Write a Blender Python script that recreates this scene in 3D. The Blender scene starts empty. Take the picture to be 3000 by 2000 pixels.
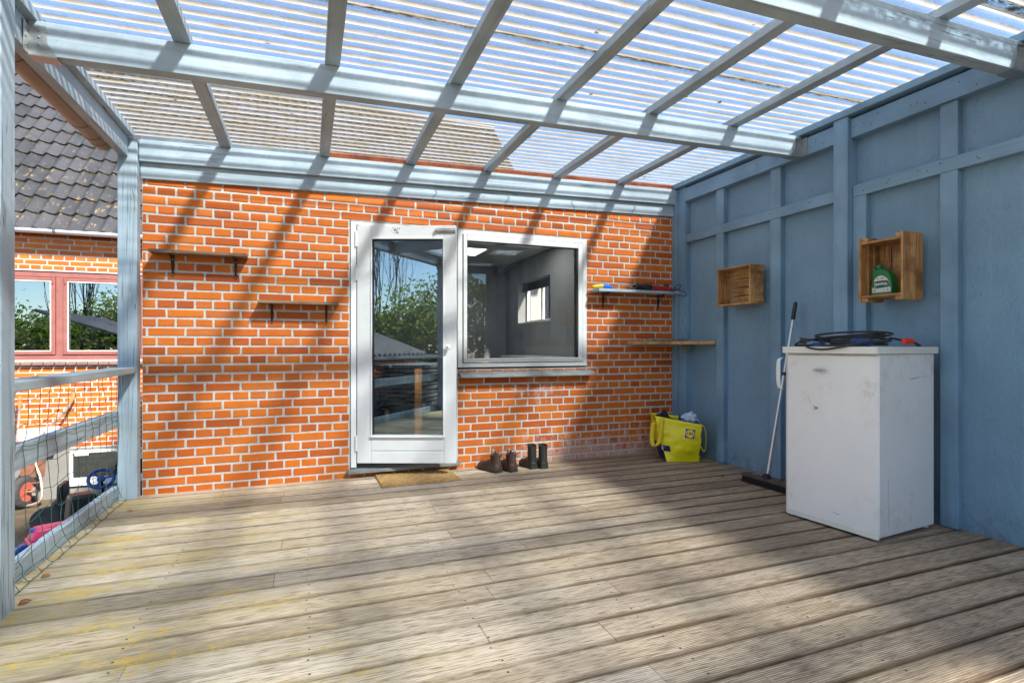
import bpy, bmesh, math, random
from mathutils import Vector, Matrix, noise
R = math.radians
random.seed(7)
SC = bpy.context.scene
COL = SC.collection
# ------------------------------------------------------------------ camera
FPX = 1569.9; PSI = 0.36391; CAMH = 1.0491
cam = bpy.data.cameras.new('camera'); camo = bpy.data.objects.new('camera', cam); COL.objects.link(camo)
cam.sensor_width = 36; cam.lens = 36 * FPX / 3000; cam.shift_y = 12 / 3000
cam.clip_start = 0.05; cam.clip_end = 500
camo.location = (0, 0, CAMH); camo.rotation_euler = (R(90), 0, -PSI)
SC.camera = camo
# ------------------------------------------------------------------ light
TR = Vector((-0.49, 0.93, -1.0)).normalized()
w = bpy.data.worlds.new('World'); SC.world = w; w.use_nodes = True
nt = w.node_tree; bg = nt.nodes['Background']
sky = nt.nodes.new('ShaderNodeTexSky'); sky.sky_type = 'NISHITA'; sky.sun_disc = False
sky.sun_elevation = math.asin(-TR.z); sky.sun_rotation = math.atan2(-TR.x, -TR.y)
sky.air_density = 1.0; sky.dust_density = 0.1; sky.ozone_density = 1.0
nt.links.new(sky.outputs[0], bg.inputs[0]); bg.inputs[1].default_value = 0.13
sl = bpy.data.lights.new('sun', 'SUN'); sl.energy = 5.0; sl.angle = R(4.0); sl.color = (1, 0.89, 0.77)
slo = bpy.data.objects.new('sun', sl); COL.objects.link(slo)
slo.rotation_euler = TR.to_track_quat('-Z', 'Y').to_euler()
SC.view_settings.view_transform = 'Standard'; SC.view_settings.look = 'None'
SC.view_settings.exposure = 1.32; SC.view_settings.gamma = 1.0
SC.cycles.max_bounces = 10; SC.cycles.transparent_max_bounces = 24
SC.cycles.diffuse_bounces = 5; SC.cycles.glossy_bounces = 4; SC.cycles.caustics_reflective = False
SC.cycles.use_denoising = True
# ------------------------------------------------------------------ node helpers
class NM:
    def __init__(s, name):
        s.m = bpy.data.materials.new(name); s.m.use_nodes = True
        s.t = s.m.node_tree; s.n = s.t.nodes; s.l = s.t.links
        s.b = s.n['Principled BSDF']; s.out = s.n['Material Output']
        s.tc = s.n.new('ShaderNodeTexCoord')
    def link(s, a, b): s.l.new(a, b)
    def set(s, sock, v):
        if hasattr(v, 'is_linked') or isinstance(v, bpy.types.NodeSocket): s.l.new(v, sock)
        else:
            if isinstance(v, (tuple, list)) and len(v) == 3 and sock.type == 'RGBA': v = (*v, 1)
            sock.default_value = v
    def map(s, scale=(1, 1, 1), loc=(0, 0, 0), src=None):
        n = s.n.new('ShaderNodeMapping'); s.l.new(src or s.tc.outputs['Object'], n.inputs[0])
        n.inputs['Scale'].default_value = scale; n.inputs['Location'].default_value = loc
        return n.outputs[0]
    def noise(s, scale, detail=3, rough=0.55, vec=None, dist=0.0):
        n = s.n.new('ShaderNodeTexNoise'); s.l.new(vec or s.tc.outputs['Object'], n.inputs['Vector'])
        n.inputs['Scale'].default_value = scale; n.inputs['Detail'].default_value = detail
        n.inputs['Roughness'].default_value = rough; n.inputs['Distortion'].default_value = dist
        return n.outputs['Fac']
    def voro(s, scale, vec=None, feat='F1'):
        n = s.n.new('ShaderNodeTexVoronoi'); s.l.new(vec or s.tc.outputs['Object'], n.inputs['Vector'])
        n.feature = feat; n.inputs['Scale'].default_value = scale
        return n.outputs['Distance']
    def ramp(s, fac, stops, interp='LINEAR'):
        n = s.n.new('ShaderNodeValToRGB'); s.l.new(fac, n.inputs[0]); cr = n.color_ramp; cr.interpolation = interp
        while len(cr.elements) < len(stops): cr.elements.new(0.5)
        for e, (p, c) in zip(cr.elements, stops):
            e.position = p; e.color = (*c, 1) if isinstance(c, (tuple, list)) else (c, c, c, 1)
        return n.outputs[0]
    def math(s, op, a, b=0.0, c=0.0, clamp=False):
        n = s.n.new('ShaderNodeMath'); n.operation = op; n.use_clamp = clamp
        for i, v in enumerate((a, b, c)): s.set(n.inputs[i], v)
        return n.outputs[0]
    def mix(s, fac, a, b, mode='MIX'):
        n = s.n.new('ShaderNodeMix'); n.data_type = 'RGBA'; n.blend_type = mode
        s.set(n.inputs[0], fac); s.set(n.inputs[6], a); s.set(n.inputs[7], b)
        return n.outputs[2]
    def sep(s, src=None):
        n = s.n.new('ShaderNodeSeparateXYZ'); s.l.new(src or s.tc.outputs['Object'], n.inputs[0]); return n.outputs
    def attr(s, name='tint'):
        n = s.n.new('ShaderNodeAttribute'); n.attribute_name = name; return n.outputs['Fac']
    def bump(s, h, strength=0.3, dist=0.01, prev=None):
        n = s.n.new('ShaderNodeBump'); s.l.new(h, n.inputs['Height'])
        n.inputs['Strength'].default_value = strength; n.inputs['Distance'].default_value = dist
        if prev: s.l.new(prev, n.inputs['Normal'])
        s.l.new(n.outputs[0], s.b.inputs['Normal']); return n.outputs[0]
    def fin(s, col=None, rough=None, metal=None, spec=None):
        if col is not None: s.set(s.b.inputs['Base Color'], col)
        if rough is not None: s.set(s.b.inputs['Roughness'], rough)
        if metal is not None: s.set(s.b.inputs['Metallic'], metal)
        if spec is not None: s.b.inputs['Specular IOR Level'].default_value = spec
        return s.m
def plain(name, col, rough=0.5, metal=0.0, var=0.25, sc=6.0, bump=0.0, spec=None):
    m = NM(name); n = m.noise(sc, 4)
    lo = tuple(c * (1 - var) for c in col); hi = tuple(min(1, c * (1 + var)) for c in col)
    c = m.ramp(n, [(0.3, lo), (0.7, hi)])
    f = m.noise(sc * 18, 3)
    c = m.mix(0.25, c, m.ramp(f, [(0.35, lo), (0.6, hi)]))
    if bump: m.bump(f, bump, 0.004)
    rr = m.math('ADD', m.math('MULTIPLY', n, 0.2), rough - 0.1)
    return m.fin(c, rr, metal, spec)
def axis_scale(ax, along, across):
    v = [across] * 3; v['XYZ'.index(ax)] = along; return tuple(v)
def paint(name, ax, col, wear=0.5, grain=1.0, crk0=0.54):
    m = NM(name)
    mp = m.map(axis_scale(ax, 0.9, 26)); g = m.noise(1.0, 5, 0.6, mp, 0.6)
    big = m.noise(2.2, 3)
    dk = tuple(c * 0.80 for c in col); lt = tuple(min(1, c * 1.12 + 0.01) for c in col)
    c = m.ramp(big, [(0.35, dk), (0.65, lt)])
    c = m.mix(m.ramp(g, [(0.30, 0.55 * grain), (0.5, 0.0)]), c, tuple(x * 0.6 for x in col))
    # drying cracks along the grain
    mpc = m.map(axis_scale(ax, 0.7, 34), (3.1, 1.7, 0.4)); cr = m.noise(1.0, 2, 0.5, mpc, 0.3)
    crm = m.ramp(cr, [(0.488, 0.0), (0.497, 1.0), (0.503, 1.0), (0.512, 0.0)])
    sel = m.ramp(m.noise(1.3, 2), [(crk0, 0.0), (crk0 + 0.08, wear)])
    crk = m.math('MULTIPLY', crm, sel)
    c = m.mix(crk, c, (0.05, 0.07, 0.08))
    # chips and knots
    v = m.voro(7.0, m.map(axis_scale(ax, 0.55, 1.0)))
    kn = m.ramp(v, [(0.045, 1.0), (0.075, 0.0)])
    kn = m.math('MULTIPLY', kn, m.ramp(m.noise(3.7), [(0.5, 0.0), (0.56, 0.7)]))
    c = m.mix(kn, c, tuple(x * 0.55 for x in col))
    sp = m.ramp(m.noise(95, 2), [(0.70, 0.0), (0.76, 0.65 * wear)])
    c = m.mix(sp, c, (0.12, 0.11, 0.10))
    m.bump(m.math('SUBTRACT', m.math('ADD', g, m.math('MULTIPLY', m.noise(60, 3), 0.35)), crk), 0.35, 0.006)
    return m.fin(c, 0.5, 0, 0.35)
PB = (0.38, 0.47, 0.53)
PB_SHADE = (0.20, 0.34, 0.475)  # same blue paint as the beams, darkened for the shaded wall
M_px = paint('blue_paint_lengthwise', 'X', PB, 0.8, 1.1, 0.50); M_py = paint('blue_paint_depthwise', 'Y', PB, 0.8, 1.1, 0.50); M_pz = paint('blue_paint_upright', 'Z', PB, 0.9, 1.2, 0.42)
M_wy = paint('shaded_blue_depthwise', 'Y', PB_SHADE, 0.45, 0.6); M_wz = paint('shaded_blue_upright', 'Z', PB_SHADE, 0.45, 0.6)
def m_panel():
    m = NM('shaded_blue_panel'); b = m.noise(1.7, 3)
    c = m.ramp(b, [(0.3, tuple(x * 0.86 for x in PB_SHADE)), (0.7, tuple(x * 1.1 for x in PB_SHADE))])
    n = m.noise(38, 5, 0.7, m.map((1, 1, 0.5)), 1.2)
    c = m.mix(m.ramp(n, [(0.60, 0.0), (0.70, 0.45)]), c, tuple(x * 0.5 for x in PB_SHADE))
    v = m.ramp(m.voro(11), [(0.03, 1.0), (0.05, 0.0)])
    c = m.mix(m.math('MULTIPLY', v, 0.8), c, (0.05, 0.08, 0.10))
    dr = m.ramp(m.noise(1.0, 4, 0.6, m.map((1, 20, 0.8), (2, 7, 1))), [(0.56, 0.0), (0.68, 0.14)])
    c = m.mix(dr, c, tuple(x * 1.25 for x in PB_SHADE))
    s = m.sep(); low = m.math('MULTIPLY', m.math('SUBTRACT', 0.22, s[2]), 4.0, clamp=True)
    c = m.mix(m.math('MULTIPLY', low, m.ramp(m.noise(14, 5, 0.7), [(0.42, 0.0), (0.65, 0.6)])), c, (0.10, 0.11, 0.10))
    sc_ = m.ramp(m.noise(1.0, 3, 0.7, m.map((1, 5, 60), (3, 1, 4))), [(0.715, 0.0), (0.73, 0.35)])
    c = m.mix(sc_, c, (0.36, 0.46, 0.52))
    m.bump(m.math('ADD', m.math('ADD', n, m.math('MULTIPLY', m.noise(120, 2), 0.4)), m.math('MULTIPLY', m.noise(26, 4, 0.6, m.map((1, 1, 0.4)), 2.0), 0.8)), 0.8, 0.008)
    return m.fin(c, 0.52, 0, 0.35)
M_panel = m_panel()
def m_brick(name, eff):
    m = NM(name); t = m.attr()
    c = m.ramp(t, [(0.0, (0.38, 0.075, 0.016)), (0.05, (0.46, 0.095, 0.014)), (0.38, (0.60, 0.130, 0.014)), (0.75, (0.68, 0.175, 0.014)), (1.0, (0.56, 0.150, 0.032))])
    c = m.mix(m.ramp(m.noise(9, 4), [(0.35, 0.30), (0.62, 0.0)]), c, (0.42, 0.09, 0.014))
    c = m.mix(m.ramp(m.noise(150, 2), [(0.68, 0.0), (0.74, 0.7)]), c, (0.22, 0.05, 0.02))
    if eff:
        s = m.sep()
        # lime bloom on the lowest courses right of the door, and under the sill
        low = m.math('SUBTRACT', 0.42, s[2]); low = m.math('MULTIPLY', low, 2.4, clamp=True)
        rt = m.math('MULTIPLY', m.math('SUBTRACT', s[0], 1.2), 1.4, clamp=True)
        a = m.math('MULTIPLY', low, rt)
        d = m.math('ADD', m.math('ABSOLUTE', m.math('SUBTRACT', s[0], 1.95)), m.math('MULTIPLY', m.math('ABSOLUTE', m.math('SUBTRACT', s[2], 0.66)), 2.0))
        a = m.math('MAXIMUM', a, m.math('SUBTRACT', 0.8, m.math('MULTIPLY', d, 1.7), clamp=True))
        nn = m.noise(13, 6, 0.75, m.map((1.6, 1, 0.8)))
        k = m.ramp(m.math('ADD', nn, m.math('MULTIPLY', a, 0.30)), [(0.62, 0.0), (0.80, 0.62)])
        c = m.mix(m.math('MULTIPLY', k, m.math('MULTIPLY', a, 3, clamp=True)), c, (0.62, 0.50, 0.46))
    sm = m.math('MULTIPLY', m.ramp(m.noise(26, 5, 0.8, m.map((0.6, 1, 1.4))), [(0.58, 0.0), (0.70, 0.28)]), m.ramp(m.noise(1.8, 3), [(0.42, 0.2), (0.6, 1.0)]))
    c = m.mix(sm, c, (0.66, 0.40, 0.26))
    m.bump(m.noise(70, 4), 0.35, 0.005)
    return m.fin(c, 0.62, 0, 0.3)
M_brick = m_brick('orange_brick', True); M_brick2 = m_brick('house_brick', False)
def m_mortar():
    m = NM('pale_mortar'); c = m.ramp(m.noise(30, 4), [(0.3, (0.50, 0.48, 0.43)), (0.7, (0.66, 0.64, 0.60))])
    c = m.mix(m.ramp(m.noise(210, 2), [(0.66, 0.0), (0.72, 0.85)]), c, (0.16, 0.15, 0.15))
    m.bump(m.noise(160, 3), 0.6, 0.004); return m.fin(c, 0.9)
M_mortar = m_mortar()
def m_deck():
    m = NM('weathered_decking'); t = m.attr(); s = m.sep()
    off = m.math('MULTIPLY', t, 37.0)
    cb = m.n.new('ShaderNodeCombineXYZ'); m.l.new(m.math('ADD', m.math('MULTIPLY', s[0], 3.2), off), cb.inputs[0]); m.l.new(m.math('MULTIPLY', s[1], 60), cb.inputs[1]); m.l.new(off, cb.inputs[2])
    g = m.noise(1.0, 6, 0.65, cb.outputs[0], 0.08)
    cb2 = m.n.new('ShaderNodeCombineXYZ'); m.l.new(m.math('ADD', m.math('MULTIPLY', s[0], 12), off), cb2.inputs[0]); m.l.new(m.math('MULTIPLY', s[1], 150), cb2.inputs[1])
    g2 = m.noise(1.0, 3, 0.6, cb2.outputs[0])
    c = m.ramp(t, [(0.0, (0.54, 0.43, 0.30)), (0.5, (0.66, 0.54, 0.39)), (1.0, (0.76, 0.64, 0.49))])
    # right-hand half browner wood, with the wall's shade mixed into the colour
    br = m.math('MULTIPLY', m.math('ADD', s[0], m.math('MULTIPLY', s[1], -0.25)), 0.30, clamp=True)
    c = m.mix(m.math('MULTIPLY', br, 0.75), c, m.ramp(g, [(0.35, (0.21, 0.125, 0.065)), (0.65, (0.56, 0.41, 0.275))]))
    c = m.mix(m.ramp(g, [(0.36, 0.5), (0.48, 0.0)]), c, (0.24, 0.165, 0.10))
    c = m.mix(m.ramp(g2, [(0.38, 0.8), (0.50, 0.0)]), c, (0.20, 0.14, 0.085))
    c = m.mix(m.ramp(g2, [(0.57, 0.0), (0.70, 0.55)]), c, (0.80, 0.69, 0.55))
    pt = m.noise(2.2, 4, 0.65, m.map((0.55, 2.4, 1), (1, 6, 0)))
    c = m.mix(m.ramp(pt, [(0.30, 0.55), (0.46, 0.0)]), c, (0.24, 0.185, 0.125))
    c = m.mix(m.ramp(pt, [(0.54, 0.0), (0.70, 0.45)]), c, (0.82, 0.71, 0.57))
    # brown edge next to each gap
    fr = m.math('FRACT', m.math('DIVIDE', m.math('ADD', s[1], 300.0 + 0.004), 0.15))
    e = m.math('ADD', m.ramp(fr, [(0.0, 1.0), (0.09, 0.75), (0.17, 0.0)]), m.ramp(fr, [(0.90, 0.0), (0.96, 1.0)]), clamp=True)
    en = m.ramp(m.noise(1.0, 3, 0.6, m.map((2.0, 9, 1))), [(0.36, 0.40), (0.58, 1.0)])
    c = m.mix(m.math('MULTIPLY', m.math('MULTIPLY', e, en), m.math('ADD', br, 0.62, clamp=True)), c, (0.13, 0.075, 0.035))
    ln0 = m.math('ADD', m.ramp(fr, [(0.0, 1.0), (0.055, 1.0), (0.075, 0.0)]), m.ramp(fr, [(0.955, 0.0), (0.972, 1.0)]), clamp=True)  # dark lines painted on the board edges to deepen the shade of the gaps
    c = m.mix(m.math('MULTIPLY', m.math('MULTIPLY', ln0, m.math('ADD', br, 0.62, clamp=True)), m.ramp(m.noise(1.0, 3, 0.6, m.map((3.0, 6, 1), (2, 2, 2))), [(0.36, 0.12), (0.60, 0.65)])), c, (0.10, 0.07, 0.045))
    # milled grooves
    gv = m.math('SINE', m.math('MULTIPLY', s[1], 6.2832 / 0.0085))
    gp = m.math('MULTIPLY', m.math('ADD', gv, 1.0), 0.5)
    gm = m.ramp(m.noise(1.6, 3, 0.6, m.map((0.6, 1.4, 1))), [(0.38, 0.25), (0.58, 1.0)])
    gmx = m.math('MULTIPLY', gm, m.math('ADD', m.math('MULTIPLY', s[0], 0.28), 0.45, clamp=True))
    c = m.mix(m.math('MULTIPLY', m.ramp(gp, [(0.15, 0.85), (0.55, 0.0)]), gmx), c, (0.12, 0.08, 0.05))
    # yellow-green lichen at the open left edge
    lx = m.math('MULTIPLY', m.math('SUBTRACT', 0.95, m.math('ADD', s[0], m.math('MULTIPLY', s[1], 0.12))), 0.5, clamp=True)
    ln = m.noise(5.5, 6, 0.75, m.map((0.45, 1.6, 1)))
    c = m.mix(m.math('MULTIPLY', m.ramp(ln, [(0.38, 0.0), (0.62, 0.75)]), lx), c, (0.40, 0.37, 0.17))
    ln2 = m.noise(34, 5, 0.8, m.map((0.8, 1.5, 1), (4, 2, 0)))
    k = m.math('MULTIPLY', m.ramp(m.math('MULTIPLY', m.math('ADD', ln2, ln), 0.5), [(0.53, 0.0), (0.60, 0.9)]), m.math('MULTIPLY', lx, 1.5, clamp=True))
    c = m.mix(k, c, (0.66, 0.40, 0.05))
    # dark patches, stronger to the right, and pale scuffs
    wp = m.ramp(m.noise(1.5, 5, 0.7, m.map((0.5, 1.6, 1), (9, 3, 0))), [(0.50, 0.0), (0.68, 0.6)])
    c = m.mix(m.math('MULTIPLY', wp, m.math('ADD', br, 0.15)), c, (0.12, 0.10, 0.085))
    c = m.mix(m.ramp(m.noise(60, 2), [(0.735, 0.0), (0.75, 0.6)]), c, (0.65, 0.64, 0.60))
    b = m.bump(m.math('ADD', m.math('MULTIPLY', g, 0.6), m.math('MULTIPLY', m.math('MULTIPLY', gp, gmx), 0.7)), 0.55, 0.005)
    return m.fin(c, 0.72, 0, 0.3)
M_deck = m_deck()
def m_wood(name, ax, a, b, d, sc=1.0, rough=0.6):
    m = NM(name); g = m.noise(1.0, 5, 0.6, m.map(axis_scale(ax, 2.0 * sc, 38 * sc)), 1.4)
    t = m.attr(); c = m.mix(t, m.ramp(g, [(0.3, d), (0.45, a), (0.7, b)]), m.ramp(g, [(0.3, d), (0.6, a)]))
    c = m.mix(m.ramp(m.noise(4 * sc, 4, 0.7), [(0.47, 0.0), (0.62, 0.75)]), c, d)
    k = m.ramp(m.voro(9 * sc, m.map(axis_scale(ax, 0.6, 1))), [(0.06, 0.85), (0.12, 0.0)])
    c = m.mix(m.math('MULTIPLY', k, m.ramp(m.noise(5), [(0.48, 0.0), (0.55, 1.0)])), c, tuple(x * 0.6 for x in d))
    m.bump(g, 0.4, 0.003); return m.fin(c, rough)
CA, CB, CD = (0.55, 0.30, 0.11), (0.70, 0.44, 0.20), (0.20, 0.085, 0.025)
M_cz = m_wood('crate_wood_upright', 'Z', CA, CB, CD, 1.3); M_cy = m_wood('crate_wood_depthwise', 'Y', CA, CB, CD, 1.3); M_cx = m_wood('crate_wood_lengthwise', 'X', CA, CB, CD, 1.3)
M_shelf = m_wood('shelf_wood', 'X', (0.25, 0.15, 0.085), (0.36, 0.23, 0.13), (0.11, 0.06, 0.03), 0.8)
M_redwood = m_wood('raw_red_batten', 'X', (0.42, 0.11, 0.03), (0.60, 0.26, 0.08), (0.22, 0.05, 0.02))
M_plank = m_wood('orange_plank', 'Z', (0.62, 0.27, 0.05), (0.70, 0.34, 0.08), (0.40, 0.15, 0.03))
M_pale = m_wood('pale_stick', 'Z', (0.66, 0.50, 0.28), (0.74, 0.60, 0.38), (0.45, 0.3, 0.14))
M_greywood = m_wood('grey_boards', 'X', (0.34, 0.32, 0.285), (0.46, 0.43, 0.39), (0.12, 0.11, 0.10))
def m_sheet():
    m = NM('corrugated_clear_plastic'); s = m.sep()
    wob = m.math('MULTIPLY', m.math('SUBTRACT', m.noise(3.0, 3, 0.6, m.map((1.2, 1, 1))), 0.5), 0.16)
    ph = m.math('MULTIPLY', s[1], 6.2832 / 0.076)
    cs = m.math('COSINE', m.math('ADD', ph, m.math('MULTIPLY', wob, 3)))
    lo = m.ramp(m.math('MULTIPLY', m.math('ADD', cs, 1.0), 0.5), [(0.26, 1.0), (0.42, 0.0)])      # dirt in the troughs, banded to stand in for refracted light stripes
    edge = m.ramp(m.math('MULTIPLY', m.math('ADD', cs, 1.0), 0.5), [(0.22, 0.0), (0.30, 1.0), (0.36, 1.0), (0.44, 0.0)])
    dn = m.noise(9, 6, 0.75, m.map((0.5, 3.0, 1)))
    fine = m.noise(55, 5, 0.8, m.map((0.8, 1, 1)), 1.5)
    ygrad = m.ramp(s[1], [(0.0, 0.0), (1.0, 1.0)])
    cream = m.mix(m.ramp(dn, [(0.40, 0.0), (0.62, 1.0)]), (0.68, 0.66, 0.62), (0.58, 0.47, 0.27))
    cream = m.mix(m.math('MULTIPLY', edge, m.ramp(dn, [(0.46, 0.0), (0.60, 0.75)])), cream, (0.34, 0.25, 0.08))
    # algae caught where two sheets overlap
    alg = None
    for y0 in (3.47, 2.49, 1.52, 0.55, -0.4):
        d = m.math('ABSOLUTE', m.math('SUBTRACT', s[1], y0))
        a = m.ramp(d, [(0.0, 1.0), (0.020, 1.0), (0.028, 0.0)])
        alg = a if alg is None else m.math('MAXIMUM', alg, a)
    alg = m.math('MULTIPLY', alg, m.ramp(m.noise(24, 6, 0.85, m.map((0.7, 2.5, 1))), [(0.44, 0.0), (0.54, 1.0)]))
    grit = m.math('MULTIPLY', m.ramp(m.noise(48, 6, 0.85, m.map((0.55, 1, 1)), 2.0), [(0.48, 0.0), (0.60, 0.42)]), m.ramp(m.noise(2.4, 3), [(0.35, 0.35), (0.6, 1.0)]))
    spk = m.ramp(m.noise(34, 4, 0.7, m.map((0.7, 1, 1), (5, 1, 2))), [(0.70, 0.0), (0.76, 0.9)])
    dark = m.math('MAXIMUM', alg, spk)
    cream = m.mix(dark, cream, (0.10, 0.09, 0.045))
    haze = m.ramp(fine, [(0.38, 0.10), (0.62, 0.32)])
    fac = m.math('ADD', m.math('MULTIPLY', lo, 0.70), haze, clamp=True)
    fac = m.math('ADD', fac, m.math('MULTIPLY', edge, 0.12))
    fac = m.math('MAXIMUM', fac, grit)
    cream = m.mix(m.math('MULTIPLY', m.math('SUBTRACT', 1.0, lo), m.math('MULTIPLY', grit, 2.2, clamp=True)), cream, (0.22, 0.27, 0.30))
    fac = m.math('MAXIMUM', fac, m.math('MULTIPLY', dark, 0.9), clamp=True)
    tr = m.n.new('ShaderNodeBsdfTransparent'); tr.inputs[0].default_value = (0.74, 0.86, 0.95, 1)
    tl = m.n.new('ShaderNodeBsdfTranslucent'); df = m.n.new('ShaderNodeBsdfDiffuse')
    m.l.new(cream, tl.inputs[0]); m.l.new(cream, df.inputs[0])
    a1 = m.n.new('ShaderNodeMixShader'); a1.inputs[0].default_value = 0.35; m.l.new(tl.outputs[0], a1.inputs[1]); m.l.new(df.outputs[0], a1.inputs[2])
    a2 = m.n.new('ShaderNodeMixShader'); m.l.new(fac, a2.inputs[0]); m.l.new(tr.outputs[0], a2.inputs[1]); m.l.new(a1.outputs[0], a2.inputs[2])
    gl = m.n.new('ShaderNodeBsdfGlossy'); gl.inputs['Roughness'].default_value = 0.15
    a3 = m.n.new('ShaderNodeMixShader'); a3.inputs[0].default_value = 0.05; m.l.new(a2.outputs[0], a3.inputs[1]); m.l.new(gl.outputs[0], a3.inputs[2])
    m.l.new(a3.outputs[0], m.out.inputs[0]); return m.m
M_sheet = m_sheet()
def m_glass(name, tint, k, base):
    m = NM(name); fr = m.n.new('ShaderNodeFresnel'); fr.inputs[0].default_value = 1.5
    tr = m.n.new('ShaderNodeBsdfTransparent'); tr.inputs[0].default_value = (*tint, 1)
    gl = m.n.new('ShaderNodeBsdfGlossy'); gl.inputs['Roughness'].default_value = 0.0
    gl.inputs[0].default_value = (0.72, 0.88, 1.0, 1)
    f = m.math('ADD', m.math('MULTIPLY', fr.outputs[0], k), base, clamp=True)
    a = m.n.new('ShaderNodeMixShader'); m.l.new(f, a.inputs[0]); m.l.new(tr.outputs[0], a.inputs[1]); m.l.new(gl.outputs[0], a.inputs[2])
    df = m.n.new('ShaderNodeBsdfDiffuse'); df.inputs[0].default_value = (0.5, 0.52, 0.52, 1)
    dust = m.ramp(m.noise(5, 6, 0.8), [(0.45, 0.0), (0.72, 0.035)])
    dust = m.math('ADD', dust, m.ramp(m.noise(75, 1), [(0.76, 0.0), (0.79, 0.4)]))
    b = m.n.new('ShaderNodeMixShader'); m.l.new(dust, b.inputs[0]); m.l.new(a.outputs[0], b.inputs[1]); m.l.new(df.outputs[0], b.inputs[2])
    m.l.new(b.outputs[0], m.out.inputs[0]); return m.m
M_glass = m_glass('window_glass', (0.86, 0.88, 0.88), 1.0, 0.0)
M_glassd = m_glass('door_glass', (0.82, 0.84, 0.84), 2.2, 0.13)
M_glassh = m_glass('house_window_glass', (0.45, 0.48, 0.5), 2.4, 0.20)
def m_tiles():
    m = NM('grey_glazed_tiles'); s = m.sep()
    c = m.ramp(m.noise(3, 4), [(0.3, (0.030, 0.031, 0.033)), (0.7, (0.055, 0.056, 0.060))])
    t = m.attr(); c = m.mix(m.math('MULTIPLY', t, 0.4), c, (0.10, 0.10, 0.106))
    lowz = m.math('MULTIPLY', m.math('SUBTRACT', 4.6, s[2]), 0.5, clamp=True)
    n = m.noise(11, 6, 0.8, m.map((1.4, 0.6, 0.6)))
    c = m.mix(m.math('MULTIPLY', m.ramp(n, [(0.58, 0.0), (0.66, 0.8)]), lowz), c, (0.55, 0.38, 0.10))
    c = m.mix(m.ramp(m.noise(60, 3), [(0.70, 0.0), (0.74, 0.7)]), c, (0.5, 0.48, 0.38))
    return m.fin(c, 0.42, 0, 0.5)
M_tiles = m_tiles()
def m_tile_edge():
    m = NM('mossy_tile_edge'); n = m.noise(14, 5, 0.8)
    return m.fin(m.ramp(n, [(0.5, (0.022, 0.022, 0.022)), (0.60, (0.30, 0.22, 0.05)), (0.7, (0.5, 0.36, 0.08))]), 0.8)
M_tedge = m_tile_edge()
def m_fridge():
    m = NM('white_enamel'); c = m.ramp(m.noise(2, 3), [(0.3, (0.82, 0.82, 0.81)), (0.7, (0.89, 0.89, 0.88))])
    s = m.sep()
    up = m.math('MULTIPLY', m.math('SUBTRACT', s[2], 0.55), 3.0, clamp=True); dn = m.math('MULTIPLY', m.math('SUBTRACT', 0.30, s[2]), 4.0, clamp=True)
    zone = m.math('ADD', m.math('MULTIPLY', m.math('MAXIMUM', up, dn), 0.9), 0.12)
    stn = m.ramp(m.noise(22, 6, 0.8, m.map((1, 1, 0.6))), [(0.47, 0.0), (0.66, 0.55)])
    pat = m.ramp(m.noise(3.4, 3, 0.6, m.map((1, 1, 1), (2, 5, 1))), [(0.46, 0.0), (0.60, 1.0)])
    c = m.mix(m.math('MULTIPLY', m.math('MULTIPLY', stn, pat), zone), c, (0.50, 0.36, 0.19))
    c = m.mix(m.ramp(m.noise(46, 4, 0.75, m.map((1, 1, 0.45), (1, 9, 4))), [(0.69, 0.0), (0.74, 0.75)]), c, (0.20, 0.13, 0.08))
    v = m.ramp(m.noise(1.0, 2, 0.5, m.map((60, 60, 2.2), (1, 2, 5))), [(0.80, 0.0), (0.81, 0.8)])
    c = m.mix(v, c, (0.20, 0.16, 0.12))
    return m.fin(c, 0.32, 0, 0.5)
M_fridge = m_fridge()
M_white = plain('white_frame_paint', (0.78, 0.79, 0.78), 0.35, 0, 0.05, 4, 0.05)
M_whited = plain('white_door_paint', (0.74, 0.75, 0.75), 0.32, 0, 0.05, 5, 0.05)
M_lid = plain('cream_lid', (0.80, 0.79, 0.71), 0.4, 0, 0.06)
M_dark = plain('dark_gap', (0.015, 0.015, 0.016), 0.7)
M_black = plain('black_plastic', (0.018, 0.018, 0.02), 0.4, 0, 0.3)
M_blackiron = plain('black_iron', (0.02, 0.018, 0.016), 0.45, 0.3, 0.4, 20)
M_steel = plain('galvanised_steel', (0.42, 0.43, 0.42), 0.42, 0.85, 0.25, 14, 0.1)
M_alu = plain('aluminium_pole', (0.60, 0.62, 0.66), 0.35, 0.8, 0.1)
M_screw = plain('screw_heads', (0.5, 0.5, 0.5), 0.35, 0.9)
M_slate = plain('slate_sill', (0.20, 0.21, 0.205), 0.55, 0, 0.35, 11, 0.5)
M_mat = plain('coir_mat', (0.40, 0.24, 0.09), 0.95, 0, 0.35, 22, 1.0)
M_gut = plain('brown_plastic_gutter', (0.33, 0.225, 0.16), 0.45, 0, 0.15, 8)
M_gutw = plain('white_gutter', (0.70, 0.72, 0.76), 0.3, 0, 0.05)
M_net = plain('green_coated_wire', (0.012, 0.085, 0.05), 0.45)
M_red = plain('pink_red_frame_paint', (0.27, 0.10, 0.085), 0.6, 0, 0.15, 12, 0.2)
M_putty = plain('white_putty', (0.72, 0.68, 0.62), 0.7)
M_cement = plain('grey_rendered_plinth', (0.20, 0.205, 0.20), 0.85, 0, 0.18, 3, 0.5)
M_inwall = plain('dark_grey_room_wall', (0.30, 0.30, 0.30), 0.8, 0, 0.12, 1.2)
M_inceil = plain('white_ceiling', (0.50, 0.50, 0.48), 0.8, 0, 0.04, 1)
M_infloor = plain('room_floor', (0.10, 0.085, 0.07), 0.6)
M_inside = plain('cream_reveal', (0.66, 0.65, 0.60), 0.6, 0, 0.05)
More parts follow.
